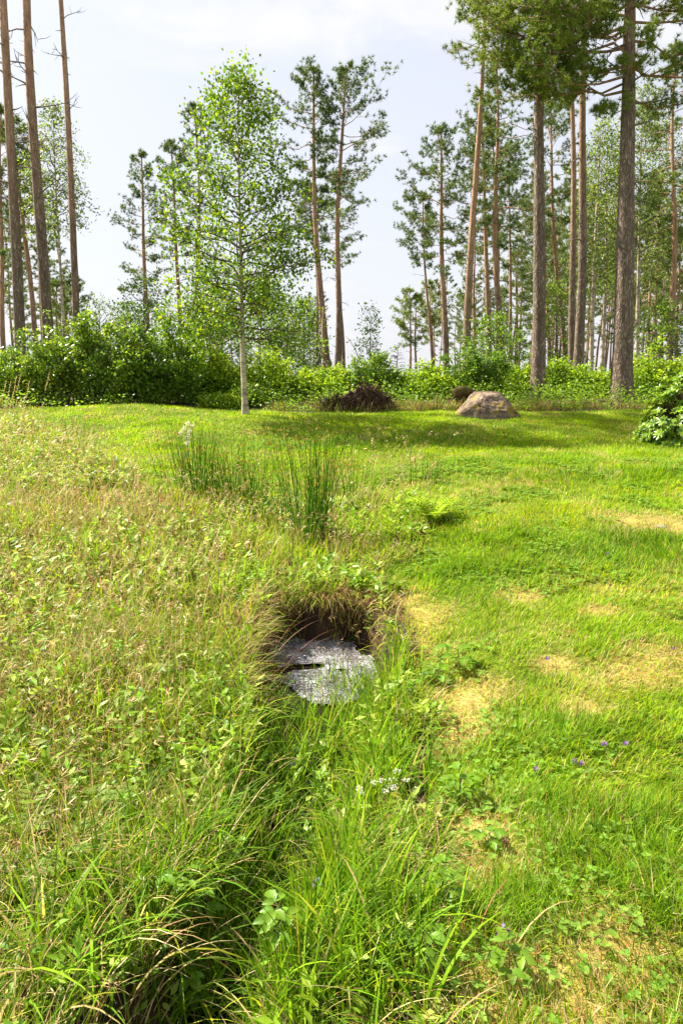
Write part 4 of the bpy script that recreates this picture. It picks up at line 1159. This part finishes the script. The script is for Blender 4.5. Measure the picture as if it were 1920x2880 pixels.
for k in range(4):
    pr_ = proto(k % 3, k)
    X, d, H, lab, grp = far_list[k]
    b = B(X, d)
    p_ = pine('pine_tree', b, b + np.array([rf.uniform(-.4, .4), 0, 17.]), pr_['r'], pr_['crown'], pr_['rad'], lab, grp, seed=200 + k, n_br=34, tufts=3, dead=8, dead_len=.5, orange=.25, nk=7, tuft=.24, nw=.05, wob=.012, col=(.085, .135, .05))
    p_.scale = (H / 17,) * 3
    protos.append(p_)
for k, (X, d, H, lab, grp) in enumerate(far_list[4:]):
    pk = protos[rf.choice([0, 1, 2, 2, 3])]
    copy_thing(pk, B(X, d), lab, grp, rz=rf.uniform(0, 6.28), scale=(H / 17, H / 17, H / 17 * rf.uniform(.9, 1.1)), lean=(rf.uniform(-.02, .02), 0))

# ------------------------------------------------------------------ boulder, log, uprooted stump, snag
def sphere_pts(nu, nv):
    th = np.linspace(0, 2 * math.pi, nu, endpoint=False); ph = np.linspace(0.001, math.pi - .001, nv)
    TH, PH = np.meshgrid(th, ph)
    V = np.stack([np.sin(PH) * np.cos(TH), np.sin(PH) * np.sin(TH), np.cos(PH)], -1)
    i = np.arange(nv - 1)[:, None] * nu; j = np.arange(nu)[None, :]; j2 = (j + 1) % nu
    Q = np.stack([i + j, i + nu + j, i + nu + j2, i + j2], -1).reshape(-1, 4)
    return V.reshape(-1, 3), Q

def noise3(p, s, seed):
    return (fbm(p[:, 0] * s + 3.1, p[:, 1] * s + 7.7, seed, 4) + fbm(p[:, 1] * s + 13.1, p[:, 2] * s + 1.7, seed + 1, 4) + fbm(p[:, 2] * s + 5.1, p[:, 0] * s + 9.7, seed + 2, 4)) / 3 - .5

def mat_rock():
    m = mat_noise('granite_rock', (.10, .07, .05), (.36, .27, .20), 7, .9, 1.0, 14, c3=(.24, .175, .125))
    t = m.node_tree; pb = t.nodes['Principled BSDF']
    src = pb.inputs['Base Color'].links[0].from_socket
    tcn = N(t, 'ShaderNodeTexCoord'); nz = N(t, 'ShaderNodeTexNoise', Scale=3.2, Detail=8.0, Roughness=.7)
    t.links.new(tcn.outputs['Object'], nz.inputs['Vector'])
    r = N(t, 'ShaderNodeMapRange'); r.inputs[1].default_value = .53; r.inputs[2].default_value = .60
    t.links.new(nz.outputs['Fac'], r.inputs[0])
    mm = N(t, 'ShaderNodeMix', data_type='RGBA'); t.links.new(r.outputs[0], mm.inputs[0]); t.links.new(src, mm.inputs[6]); mm.inputs[7].default_value = (.33, .24, .05, 1)
    t.links.new(mm.outputs[2], pb.inputs['Base Color'])
    return m
bp_ = gp(1368, 1172)
V, Q = sphere_pts(150, 100)
V = V / (np.abs(V) ** 3.2).sum(1, keepdims=True) ** (1 / 3.2)
prs = V * (1 + .16 * noise3(V, 1.8, 5)[:, None] - .40 * np.abs(noise3(V, 3.0, 8))[:, None] + .12 * noise3(V, 11, 10)[:, None] + .06 * noise3(V, 26, 12)[:, None])
rdg = np.interp(prs[:, 0], [-1, -.85, -.45, -.32, .10, .30, .55, .82, 1], [.12, .30, .86, .97, 1.0, .95, .80, .45, .12])
prs = prs * np.array([.66, .50, .52]); prs[:, 2] = prs[:, 2] * rdg
for (ax_, ay_, az_, dd_) in [(-.60, -.25, .76, .47), (-.05, -.12, 1, .455), (.72, -.2, .62, .50), (.12, -.78, .62, .46), (-.45, -.85, .2, .50), (.55, -.8, .15, .55)]:
    nn_ = norm(np.array([ax_, ay_, az_])); q_ = prs @ nn_ - dd_; prs = prs - np.clip(q_, 0, None)[:, None] * nn_
prs = prs * (1 + .16 * noise3(V, 6, 15)[:, None] - .30 * np.abs(noise3(V, 11, 17))[:, None] + .04)
prs[:, 1] -= .12 * prs[:, 2].clip(0, 1) * -1
prs[:, 2] += .02
a = Acc(); a.add(prs, Q)
o = a.build('boulder', mat_rock(), smooth=True); o.location = tuple(bp_)
tag(o, 'brown granite boulder with yellow lichen at the lawn edge', 'boulder')

M_moss = mat_noise('mossy_bark', (.06, .035, .02), (.17, .13, .03), 5, .95, .8, 25, c3=(.11, .085, .025))
lb = B(1272, 15.9); a = Acc()
s_ = np.linspace(0, 1, 16)
pts = np.stack([s_ * .78, s_ * .5, .34 + .10 * np.sin(s_ * 3) - .12 * s_], 1)
tube(a, pts, .105 * (1 + .25 * np.sin(s_ * 7)) * np.where((s_ > 0.03), 1, .75), 16, rough=.10)
a.add(np.zeros((0, 3)))
log = empty('mossy_log', lb, 'short mossy log lying up behind the left of the boulder', 'log')
V2 = a.V[0][:16]; a.add(np.concatenate([V2, V2.mean(0)[None]]), None, [(k, (k + 1) % 16, 16) for k in range(16)])
a.build('trunk', M_moss, log, smooth=True)
a = Acc()
for k in range(26):
    x0 = rng.uniform(.0, .75); th = rng.uniform(0, 6.28)
    tube(a, [(x0, x0 * .6 + rng.normal(0, .05), .30), (x0 + rng.normal(0, .08), x0 * .6 - rng.uniform(0, .15), .15), (x0 + rng.normal(0, .15), x0 * .6 - rng.uniform(0, .2), -.05)], [.03, .022, .012], 5, rough=.1)
a.build('roots', M_root, log)

# uprooted root plate
rb_ = B(1000, 15.9); a = Acc()
W0 = P(1085, 1100, 15.9)[0] - P(915, 1100, 15.9)[0]
rp = empty('uprooted_stump', rb_, 'dark uprooted root plate of a fallen tree behind the lawn', 'tree stump')
V, Q = sphere_pts(90, 50)
ridge = np.interp(V[:, 0], [-1, -.6, -.2, .15, .45, .8, 1], [.25, .42, .72, .98, 1.02, .62, .25])
pr_ = V * (1 + .5 * noise3(V, 2.5, 25)[:, None] + .45 * noise3(V, 8, 28)[:, None])
pr_ = pr_ * np.array([W0 * .58, .30, .46]); pr_[:, 2] = pr_[:, 2] * ridge * .95 + .06
a.add(pr_, Q); a.build('soil', M_root, rp)
a = Acc()
for k in range(620):
    x0 = rng.uniform(-.95, .95) ; rd = float(np.interp(x0, [-1, -.6, -.2, .15, .45, .8, 1], [.2, .42, .72, .98, 1.02, .62, .25])) * .54
    z0 = .95 * rd * rng.uniform(.1, 1.05); p0 = np.array([x0 * W0 * .58, -.24 * math.sqrt(max(0, 1 - (z0 / (rd * 1.1 + .12)) ** 2)) + rng.normal(0, .03), z0])
    d = norm(np.array([rng.normal(x0 * .4, .6), rng.uniform(-.8, .1), rng.normal(-.25, .7)])); L = rng.uniform(.08, .42)
    tube(a, [p0 - d * .05, p0 + d * L * .5 + rng.normal(0, .02, 3), p0 + d * L + rng.normal(0, .05, 3)], np.array([1, .7, .25]) * rng.uniform(.006, .028), 4)
a.build('roots', M_root, rp)

# broken snag with splintered top and a fallen pole
sb = B(912, 23)
sn = empty('broken_snag', sb, 'broken reddish trunk with leaning splinters right of the tall pine pair', 'dead tree')
a = Acc(); hgt = P(912, 862, 23)[2] - sb[2]
s_ = np.linspace(0, 1, 14)
tube(a, np.stack([.03 * np.sin(s_ * 6), 0 * s_, s_ * hgt], 1), np.interp(s_, [0, .3, .33, 1], [.16, .13, .085, .03]), 9, bark_blend(.4 + .6 * s_, .5), rough=.08)
a.build('trunk', M_bark, sn)
a = Acc()
for k, (dx_, L, z0) in enumerate([(-.65, 1.6, .1), (.5, 1.2, .3), (-.2, .9, .8), (.25, .7, .9), (-.9, 1.3, .0)]):
    tube(a, [(dx_, -.1, z0), (dx_ * .3, -.08, z0 + L * .6), (0, 0, z0 + L)], [.035, .03, .012], 5, rough=.1)
a.build('splinters', M_dead, sn)
# bare bent stem and the small dead spruce against the sky
bs_ = B(1020, 20); a = Acc()
q0 = bs_; q1 = P(1000, 985, 20); q2 = P(985, 960, 20); q3 = P(972, 945, 20)
tube(a, [q0 * 0, P(1012, 1020, 20) - bs_, q1 - bs_, q2 - bs_, q3 - bs_], [.02, .016, .012, .008, .003], 5)
o = a.build('bare_stem', M_dead); o.location = tuple(bs_); tag(o, 'bare bent stem curving over left of the slim dark sapling', 'dead stem')
ds_ = B(1112, 32); a = Acc(); ht = P(1118, 970, 32)[2] - ds_[2]
tube(a, [(0, 0, 0), (.03, 0, ht * .5), (.1, 0, ht)], [.04, .025, .008], 5)
for k in range(34):
    z = ht * rng.uniform(.35, .98); s = rng.choice([-1, 1]); L = .5 * (1.1 - z / ht) + .12
    tube(a, [(.05, 0, z), (.05 + s * L * .6, rng.normal(0, .1), z + .06), (.05 + s * L, rng.normal(0, .2), z + .02)], [.012, .009, .004], 3)
o = a.build('dead_sapling', M_dead); o.location = tuple(ds_); tag(o, 'tiny leafless dead sapling against the sky left of the small pines', 'dead tree')

# ------------------------------------------------------------------ rhododendron at the right edge
def rhodo():
    global rng
    base = B(1950, 11.3); root = empty('rhododendron', base, 'dense rhododendron with long pale green leaves at the right edge of the lawn', 'shrub')
    top = P(1950, 1030, 11.3)[2] - base[2]
    lv = Acc(); st = Acc()
    n = 620
    th = rng.uniform(0, 6.28, n); ph = np.arccos(rng.uniform(-.05, 1, n))
    lump = 1 + .22 * (fbm(th * 1.6, ph * 2.5, 301, 2) - .5)
    r = rng.uniform(.70, 1.0, n) * lump
    Pp = np.stack([np.sin(ph) * np.cos(th) * .92, np.sin(ph) * np.sin(th) * .85, np.cos(ph) * top * .97 + .03], 1) * r[:, None]
    Dn = norm(np.stack([Pp[:, 0], Pp[:, 1], Pp[:, 2] * .5 + .45], 1))
    for i in range(n):
        d = Dn[i]; a1 = norm(np.cross(d, [.3, .1, 1.0])); a2 = np.cross(d, a1)
        tube(st, [Pp[i] * .35, Pp[i] * .75, Pp[i]], [.012, .008, .005], 3)
        k = rng.integers(9, 14)
        for j in range(k):
            an = 6.28 * j / k + rng.uniform(-.25, .25); tilt = rng.uniform(.15, .95)
            dd_ = norm(d * tilt + (a1 * math.cos(an) + a2 * math.sin(an)))
            L = rng.uniform(.075, .125); w = L * .30
            s = norm(np.cross(dd_, d)); nn_ = np.cross(s, dd_)
            p0 = Pp[i]; dr = np.array([0, 0, -.02])
            V = [p0, p0 + dd_ * L * .3 - s * w * .45 + nn_ * w * .15, p0 + dd_ * L * .3 + s * w * .45 + nn_ * w * .15, p0 + dd_ * L * .3, p0 + dd_ * L * .7 - s * w * .5 + nn_ * w * .15 + dr * .4, p0 + dd_ * L * .7 + s * w * .5 + nn_ * w * .15 + dr * .4, p0 + dd_ * L * .7 + dr * .4, p0 + dd_ * L + dr]
            c_ = np.array([.30, .44, .03]) if rng.random() < .6 else np.array([.12, .24, .02])
            lv.add(V, [(1, 3, 6, 4), (3, 2, 5, 6)], [(0, 3, 1), (0, 2, 3), (4, 6, 7), (6, 5, 7)], c_ * rng.uniform(.75, 1.25))
    lv.build('foliage', M_gloss, root, smooth=False); st.build('stems', M_twig, root)
rhodo()

# ------------------------------------------------------------------ rushes, fern, herbs and flowers
def rush(X, Y, n, h0, h1, rad, lab, seed=0, flowers=True, th=(.0, .35)):
    global rng
    keep = rng; rng = np.random.default_rng(seed)
    q = gp(X, Y); root = empty('rush_clump', q, lab, 'rushes', 'rush clumps by the stream')
    a = Acc(); f = Acc()
    b = np.stack([rng.normal(0, rad, n), rng.normal(0, rad, n), np.zeros(n) - .02], 1)
    az = np.arctan2(b[:, 1], b[:, 0]) + rng.normal(0, .6, n)
    h = rng.uniform(h0, h1, n); t0 = np.abs(rng.normal(th[0], th[1], n)) * .6; t1 = rng.uniform(0, .35, n)
    c = pick([(.055, .16, .012), (.10, .23, .014), (.22, .26, .03)], [.6, .32, .08], n)
    for s in (0, 1.57):
        st_ = rng.bit_generator.state
        blades(a, b, az + s * 0, h, t0, t1, .0075, 7, c, twist=.01 if s == 0 else .0)
        rng.bit_generator.state = st_
        break
    # crossing ribbon gives the stem body
    blades(a, b + [0.0, 0, 0], az, h, t0, t1, .007, 7, c, twist=1.57)
    if flowers:
        m = int(n * .5); k = rng.choice(n, m, replace=False)
        fr = rng.uniform(.62, .82, m); th_ = t0[k] + t1[k] * .5 * fr
        d = np.stack([np.cos(az[k]) * np.sin(th_), np.sin(az[k]) * np.sin(th_), np.cos(th_)], 1)
        pp = b[k] + d * (h[k] * fr)[:, None]
        for j in range(7):
            leaves(f, pp + rng.normal(0, .007, (m, 3)), rng.normal(0, 1, (m, 3)), .018, .013, pick([(.46, .24, .03), (.34, .18, .04), (.46, .32, .06)], [.4, .3, .3], m))
    build2('stems', [(a, M_grass), (f, M_dry)], root)
    rng = keep
rush(560, 1400, 165, .60, 1.05, .17, 'dense dark rush clump with brown flower heads below the birch', 1)
rush(665, 1425, 120, .55, .95, .16, 'rush clump right beside the densest one with brown flower heads', 2)
rush(860, 1545, 85, .80, 1.65, .07, 'tallest sparse dark rush clump above the stream', 3, th=(.0, .42))
rush(900, 1530, 70, .70, 1.65, .045, 'narrow tall rush bundle just right of the tallest clump', 4, th=(.0, .2))
rush(985, 1400, 60, .40, .72, .14, 'small rush clump right of the tall rushes', 5)
rush(1190, 1360, 30, .35, .58, .10, 'sparse rush clump farthest right at the lawn', 6)
rush(730, 1470, 60, .4, .85, .12, 'loose leaning rushes left of the tallest clump', 7, th=(.2, .5))
rush(200, 1240, 30, .3, .55, .2, 'few rush stems in the dry grass at the upper left', 8)

def fern(X, Y, n, L, lab, seed):
    q = gp(X, Y); root = empty('fern', q, lab, 'fern')
    a = Acc(); s = Acc()
    for k in range(n):
        az = 6.28 * k / n + rng.uniform(-.3, .3); l = L * rng.uniform(.75, 1.15); e0 = rng.uniform(1.0, 1.4)
        pts = []; p = np.array([0, 0, 0.]); 
        for i in range(15):
            e = e0 - 1.3 * i / 14; d = np.array([math.cos(az) * math.cos(e), math.sin(az) * math.cos(e), math.sin(e)]); pts.append(p.copy()); p = p + d * l / 14
        pts = np.array(pts); tube(s, pts, np.linspace(.003, .001, 15), 3)
        sd_ = np.array([-math.sin(az), math.cos(az), 0])
        for i in range(2, 15):
            t = i / 14; wl_ = l * .26 * math.sin(math.pi * min(1, t * .85 + .12)) 
            for sg in (-1, 1):
                d = sd_ * sg + (pts[i] - pts[i - 1]) / (l / 14) * .35
                leaves(a, pts[i][None], d[None], wl_, wl_ * .26, colvar((.36, .50, .02), 1, .12), up=np.array([0, 0, 1.0]), upbias=.95)
    a.build('fronds', M_grass, root); s.build('stalks', M_stem, root)
fern(1215, 1475, 16, .42, 'yellow-green fern at the edge of the lawn right of the rushes', 1)
fern(905, 1235 , 0 or 8, .3, 'small fern in the grass beyond the rushes', 2) if False else None

def leafy(X, Y, h, L, n, lab, seed, cat='wild raspberry plant', name='raspberry_plant', group='toothed leafy plants by the stream', lean=(0, 0), col=(.17, .31, .022), low=0.0):
    """upright stem with toothed leaflets in threes"""
    global rng
    keep = rng; rng = np.random.default_rng(seed)
    q = gp(X, Y); q[2] += low; root = empty(name, q, lab, cat, group)
    a = Acc(); s = Acc()
    top = np.array([lean[0], lean[1], h]); 
    tube(s, [(0, 0, -.05), top * .5 + rng.normal(0, .01, 3), top], [.0035, .003, .002], 5)
    Pp = []; Dd = []; Ll = []; Up = []
    for k in range(n):
        t = .3 + .7 * k / max(1, n - 1); p = top * t; az = k * 2.4 + rng.uniform(-.3, .3)
        d = np.array([math.cos(az), math.sin(az), .35]); e = p + d * L * .55
        tube(s, [p, e], [.0018, .0012], 3)
        for sg, f in ((0, 1), (-1.15, .8), (1.15, .8)):
            dd_ = np.array([math.cos(az + sg), math.sin(az + sg), .12]); Pp.append(e); Dd.append(dd_); Ll.append(L * f * rng.uniform(.85, 1.15)); Up.append([0, 0, 1.] + rng.normal(0, .2, 3))
    Ll = np.array(Ll); m = len(Pp)
    biged_leaves(a, np.array(Pp), np.array(Dd), np.array(Up), Ll, Ll * .62, colvar(col, m, .12))
    a.build('leaves', M_leaf, root); s.build('stem', M_stem, root)
    rng = keep
LF = [(1290, 2260, .13, .055, 7, 'toothed leafy plant right of the white flowers', 1), (1250, 2290, .08, .05, 5, 'smaller toothed plant left foot of the plant right of the white flowers', 2),
      (1370, 2390, .07, .045, 6, 'low toothed plant below the plant right of the white flowers', 3), (1010, 1655, .12, .09, 5, 'pale leafy plant on the bank above the pool', 4),
      (1080, 1680, .12, .07, 6, 'leafy plant right of the pale one above the pool', 5), (1285, 1890, .14, .085, 5, 'grey-green leafy plant at the lawn edge right of the pool', 6),
      (1230, 1930, .10, .07, 5, 'leafy plant left of the grey-green one right of the pool', 7), (1250, 2560, .16, .05, 8, 'upright toothed plant on the yellow patch near the bottom', 8),
      (560, 2690, .20, .062, 8, 'large toothed leaves over the dark ditch near the bottom', 9), (520, 2840, .14, .062, 7, 'toothed leaves at the bottom edge left of the ditch', 10),
      (790, 2760, .15, .052, 8, 'toothed leaves over the ditch right of the large ones', 11), (760, 2330, .18, .055, 6, 'toothed plant beside the stream bend', 12),
      (1430, 2760, .10, .05, 7, 'toothed plant under the big purple flower at the bottom right', 13), (440, 2590, .16, .06, 6, 'dark leafy plant left of the ditch', 14),
      (1180, 2720, .12, .06, 6, 'toothed plant among the grass at the bottom centre', 15), (640, 2560, .15, .050, 7, 'toothed leaves over the ditch above the large ones', 16),
      (330, 2400, .12, .045, 7, 'leafy plant left of the stream in the tall grass', 17)]
for (X, Y, h, L, n, lab, sd_) in LF:
    leafy(X, Y, h, L, n, lab, sd_, low=.10 if (sd_ in (9, 11, 16)) else 0)

# pinnate tansy-like leaves at the left
def pinnate(X, Y, L, n, lab, seed):
    q = gp(X, Y); root = empty('tansy_plant', q, lab, 'tansy plant', 'feathery leaf plants at the lower left')
    a = Acc(); s = Acc()
    for k in range(n):
        az = rng.uniform(0, 6.28); l = L * rng.uniform(.7, 1.2); base_ = np.array([rng.normal(0, .05), rng.normal(0, .05), rng.uniform(.05, .16)])
        e0 = rng.uniform(.3, .8); p = base_.copy(); pts = []
        for i in range(9):
            e = e0 - .8 * i / 8; pts.append(p.copy()); p = p + np.array([math.cos(az) * math.cos(e), math.sin(az) * math.cos(e), math.sin(e)]) * l / 8
        pts = np.array(pts); tube(s, np.concatenate([[base_ * [1, 1, 0]], pts]), np.linspace(.003, .001, 10), 3)
        sd_ = np.array([-math.sin(az), math.cos(az), 0])
        for i in range(1, 9):
            w = l * .36 * math.sin(math.pi * (i / 9) ** .8)
            for sg in (-1, 1):
                leaves(a, pts[i][None], (sd_ * sg + rng.normal(0, .12, 3) + np.array([math.cos(az), math.sin(az), 0]) * .45)[None], w, w * .36, colvar((.20, .32, .04), 1, .1), up=np.array([0, 0, 1.0]), upbias=.97)
    a.build('leaves', M_leaf, root); s.build('stem', M_stem, root)
pinnate(110, 2400, .16, 7, 'feathery pale leaves at the left edge of the tall grass', 1)
pinnate(80, 2560, .15, 6, 'feathery leaves lower at the left edge', 2)
pinnate(220, 2500, .13, 6, 'feathery leaves right of the ones at the left edge', 3)
pinnate(300, 2360, .13, 5, 'small feathery leaves deeper in the tall grass', 4)

# flowers
def flower(X, Y, h, lab, kind, seed, hi=None):
    global rng
    keep = rng; rng = np.random.default_rng(seed + 900)
    q = gp(X, Y)
    root = empty(kind + '_flower', q, lab, 'flower', {'purple': 'purple selfheal heads in the lawn', 'violet': 'violet flowers by the stream', 'brown': 'brown knapweed buds in the meadow'}.get(kind))
    s = Acc(); p = Acc()
    tube(s, [(0, 0, -.02), (.004, 0, h * .6), (0, 0, h)], [.0015, .0013, .0012], 4)
    s.build('stem', M_stem, root)
    c1, c2 = {'purple': ((.34, .16, .60), (.20, .06, .13)), 'violet': ((.40, .28, .75), (.30, .2, .6)), 'brown': ((.16, .07, .045), (.22, .12, .06))}[kind]
    r = hi or .008; n = 46
    th = rng.uniform(0, 6.28, n); z = rng.uniform(0, 1, n)
    pp = np.stack([np.cos(th) * r * .5, np.sin(th) * r * .5, h + z * r * 1.6 - r * .3], 1)
    c = np.where((rng.random(n) < .55)[:, None], np.array(c1), np.array(c2)) * rng.uniform(.8, 1.2, (n, 1))
    leaves(p, pp, np.stack([np.cos(th), np.sin(th), rng.uniform(-.2, .8, n)], 1), r * .9, r * .6, c)
    p.build('petals', M_petal, root)
    rng = keep
fl = [(1695, 2112, 'purple flower left one of the two near the right edge of the lawn'), (1755, 2110, 'purple flower right one of the two near the right edge of the lawn'), (1613, 2160, 'small dark purple flower bud left of a lilac one'),
      (1631, 2168, 'lilac flower right of the small dark bud'), (1503, 2183, 'single purple flower nearest the stream on the open lawn'), (1704, 1562, 'tiny purple flower in the dark green lawn patch'),
      (1888, 1836, 'tiny dark flower on the dry patch at the right edge'), (1538, 1866, 'tiny pale flower in the middle of the lawn')]
for i, (X, Y, lab) in enumerate(fl): flower(X, Y + 12, .05, lab, 'purple', i, .0095)
flower(1412, 2690, .07, 'big purple flower head near the bottom right above toothed leaves', 'purple', 20, .017)
flower(1420, 2410, .06, 'reddish faded flower head beside the yellow moss patch', 'brown', 21, .012)
for i, (X, Y, lab) in enumerate([(762, 2135, 'violet flower beside the left bank below the pool'), (836, 2165, 'violet flower over the dark ditch edge'), (822, 2205, 'lowest violet flower over the dark ditch edge'), (765, 2200, 'small violet flower in the left bank grass'), (893, 2565, 'violet flower over the stream bend')]):
    flower(X, Y, .10, lab, 'violet', 30 + i, .013)
for i, (X, Y, lab) in enumerate([(527, 1480, 'dark brown bud on a straight stem left of the rushes'), (455, 1470, 'dark brown bud left of the straight one'), (290, 1455, 'dark brown bud over the pale leaves in the meadow')]):
    flower(X, Y + 70, .20, lab, 'brown', 40 + i, .018)
# white yarrow-like flowers by the stream
def umbels(X, Y, n, lab, spread, h, r, col, name, grp=None, cat='flower'):
    q = gp(X, Y); root = empty(name, q, lab, cat, grp); s = Acc(); p = Acc()
    for k in range(n):
        b = np.array([rng.normal(0, spread), rng.normal(0, spread * .8), 0]); hh = h * rng.uniform(.7, 1.15)
        tube(s, [b * .6, b + [0, 0, hh]], [.0016, .0012], 4)
        m = 26; th = rng.uniform(0, 6.28, m); rr = r * np.sqrt(rng.random(m))
        pp = np.stack([b[0] + np.cos(th) * rr, b[1] + np.sin(th) * rr, hh + rng.normal(0, .002, m)], 1)
        leaves(p, pp, np.stack([np.cos(th), np.sin(th), rng.uniform(-.1, .5, m)], 1), .007, .007, colvar(col, m, .08), up=np.array([0, 0, 1.0]), upbias=.9)
    s.build('stem', M_stem, root); p.build('petals', M_petal, root)
umbels(1095, 2275, 13, 'cluster of small white flowers on the right bank of the stream', .05, .13, .013, (.72, .70, .62), 'white_flower')
umbels(200, 1300, 12, 'small white flowers among pale leaves in the upper left meadow', .25, .30, .02, (.7, .7, .6), 'white_flower')
umbels(60, 1320, 9, 'few white flowers at the left edge of the meadow', .2, .30, .02, (.7, .7, .6), 'white_flower')
umbels(120, 1185, 9, 'yellow flowers in the grass left of the grassy hump', .25, .2, .025, (.62, .55, .05), 'yellow_flower')
umbels(640, 1440, 8, 'yellow flowers at the foot of the rush clump', .15, .22, .02, (.65, .55, .04), 'yellow_flower')
umbels(700, 1330, 16, 'yellow flowers behind the rush clumps', .5, .22, .03, (.55, .5, .04), 'yellow_flower')
# meadowsweet plume
def plume():
    q = gp(505, 1400); top = P(527, 1215, q[1]) - q
    root = empty('meadowsweet', q, 'tall cream meadowsweet plume left of the dense rush clump', 'flower')
    s = Acc(); tube(s, [(0, 0, 0), top * .5, top], [.003, .0025, .002], 4); p = Acc(); l = Acc()
    for (ox, oz, r) in [(0, -.05, .022), (.02, .0, .018), (-.04, .04, .015), (.055, .07, .014), (-.005, -.12, .014), (-.07, -.01, .011), (.01, .10, .012)]:
        m = 60; c = top + np.array([ox, 0, oz]); pp = c + rng.normal(0, r * .85, (m, 3))
        tube(s, [top * .9, c], [.002, .001], 3)
        leaves(p, pp, rng.normal(0, 1, (m, 3)), .016, .012, colvar((.80, .76, .58), m, .1))
    for k in range(16):
        t = rng.uniform(.15, .8); leaves(l, (top * t)[None], np.array([[rng.normal(), rng.normal(), .3]]), .08, .03, colvar((.15, .24, .05), 1, .1))
    s.build('stem', M_stem, root); p.build('petals', M_petal, root); l.build('leaves', M_leaf, root)
plume()
# tall bleached grass plumes at the left edge
q = gp(15, 1330); a = Acc(); n = 16
b = np.stack([q[0] + rng.normal(0, .25, n), q[1] + rng.normal(0, .3, n), np.full(n, q[2])], 1)
azp = rng.normal(.3, .5, n); root = empty('plume_grass', q, 'tall bleached feathery grass plumes at the left edge', 'grass plumes')
b = b - q
tp_ = blades(a, b, azp, rng.uniform(.75, 1.15, n), rng.uniform(0, .15, n), rng.uniform(.1, .5, n), np.full(n, .006), 7, pick([T1, T3], [.5, .5], n))
a.build('stems', M_dry, root); f = Acc()
for k in range(26):
    leaves(f, tp_ - np.stack([np.cos(azp) * .3, np.sin(azp) * .3, np.ones(n)], 1) * (k * .009), np.stack([np.cos(azp), np.sin(azp), np.ones(n)], 1) + rng.normal(0, .35, (n, 3)), .03, .008, pick([T3, T1], [.6, .4], n))
f.build('plumes', M_dry, root)
# fallen brown leaf on the lawn and the stone in the stream
q = gp(1742, 2332); a = Acc()
biged_leaves(a, np.array([[0, 0, .03]]), np.array([[.6, .5, .3]]), np.array([[0, -.4, 1.]]), [.05], [.035], np.array([[.30, .13, .06]]), droop=.4)
o = a.build('fallen_leaf', M_dry); o.location = tuple(q); tag(o, 'curled brown dead leaf lying in the lawn near the right edge', 'dead leaf')
V, Q = sphere_pts(30, 18); a = Acc(); a.add(V * (1 + .3 * noise3(V, 2, 88)[:, None]) * np.array([.10, .08, .05]), Q)
o = a.build('stream_stone', mat_noise('wet_stone', (.25, .18, .12), (.45, .36, .26), 10, .5, .4, 30), smooth=True); q = gp(905, 2640)
o.location = (q[0], q[1], WATER_Z + .0); tag(o, 'pale brown stone half sunk in the stream near the bottom', 'stone')
# rocks of grey patch in the dry lawn spot
q = gp(1855, 1482); a = Acc(); V, Q = sphere_pts(24, 14)
a.add(V * (1 + .4 * noise3(V, 2, 98)[:, None]) * np.array([.055, .05, .016]), Q)
o = a.build('flat_stone', mat_noise('grey_stone', (.20, .15, .12), (.38, .32, .27), 14, .9, .4, 30), smooth=True); o.location = tuple(q); tag(o, 'flat grey stone flush with the dry patch at the right', 'stone')
print('verts', sum(len(m.vertices) for m in bpy.data.meshes), 'objects', len(bpy.data.objects))
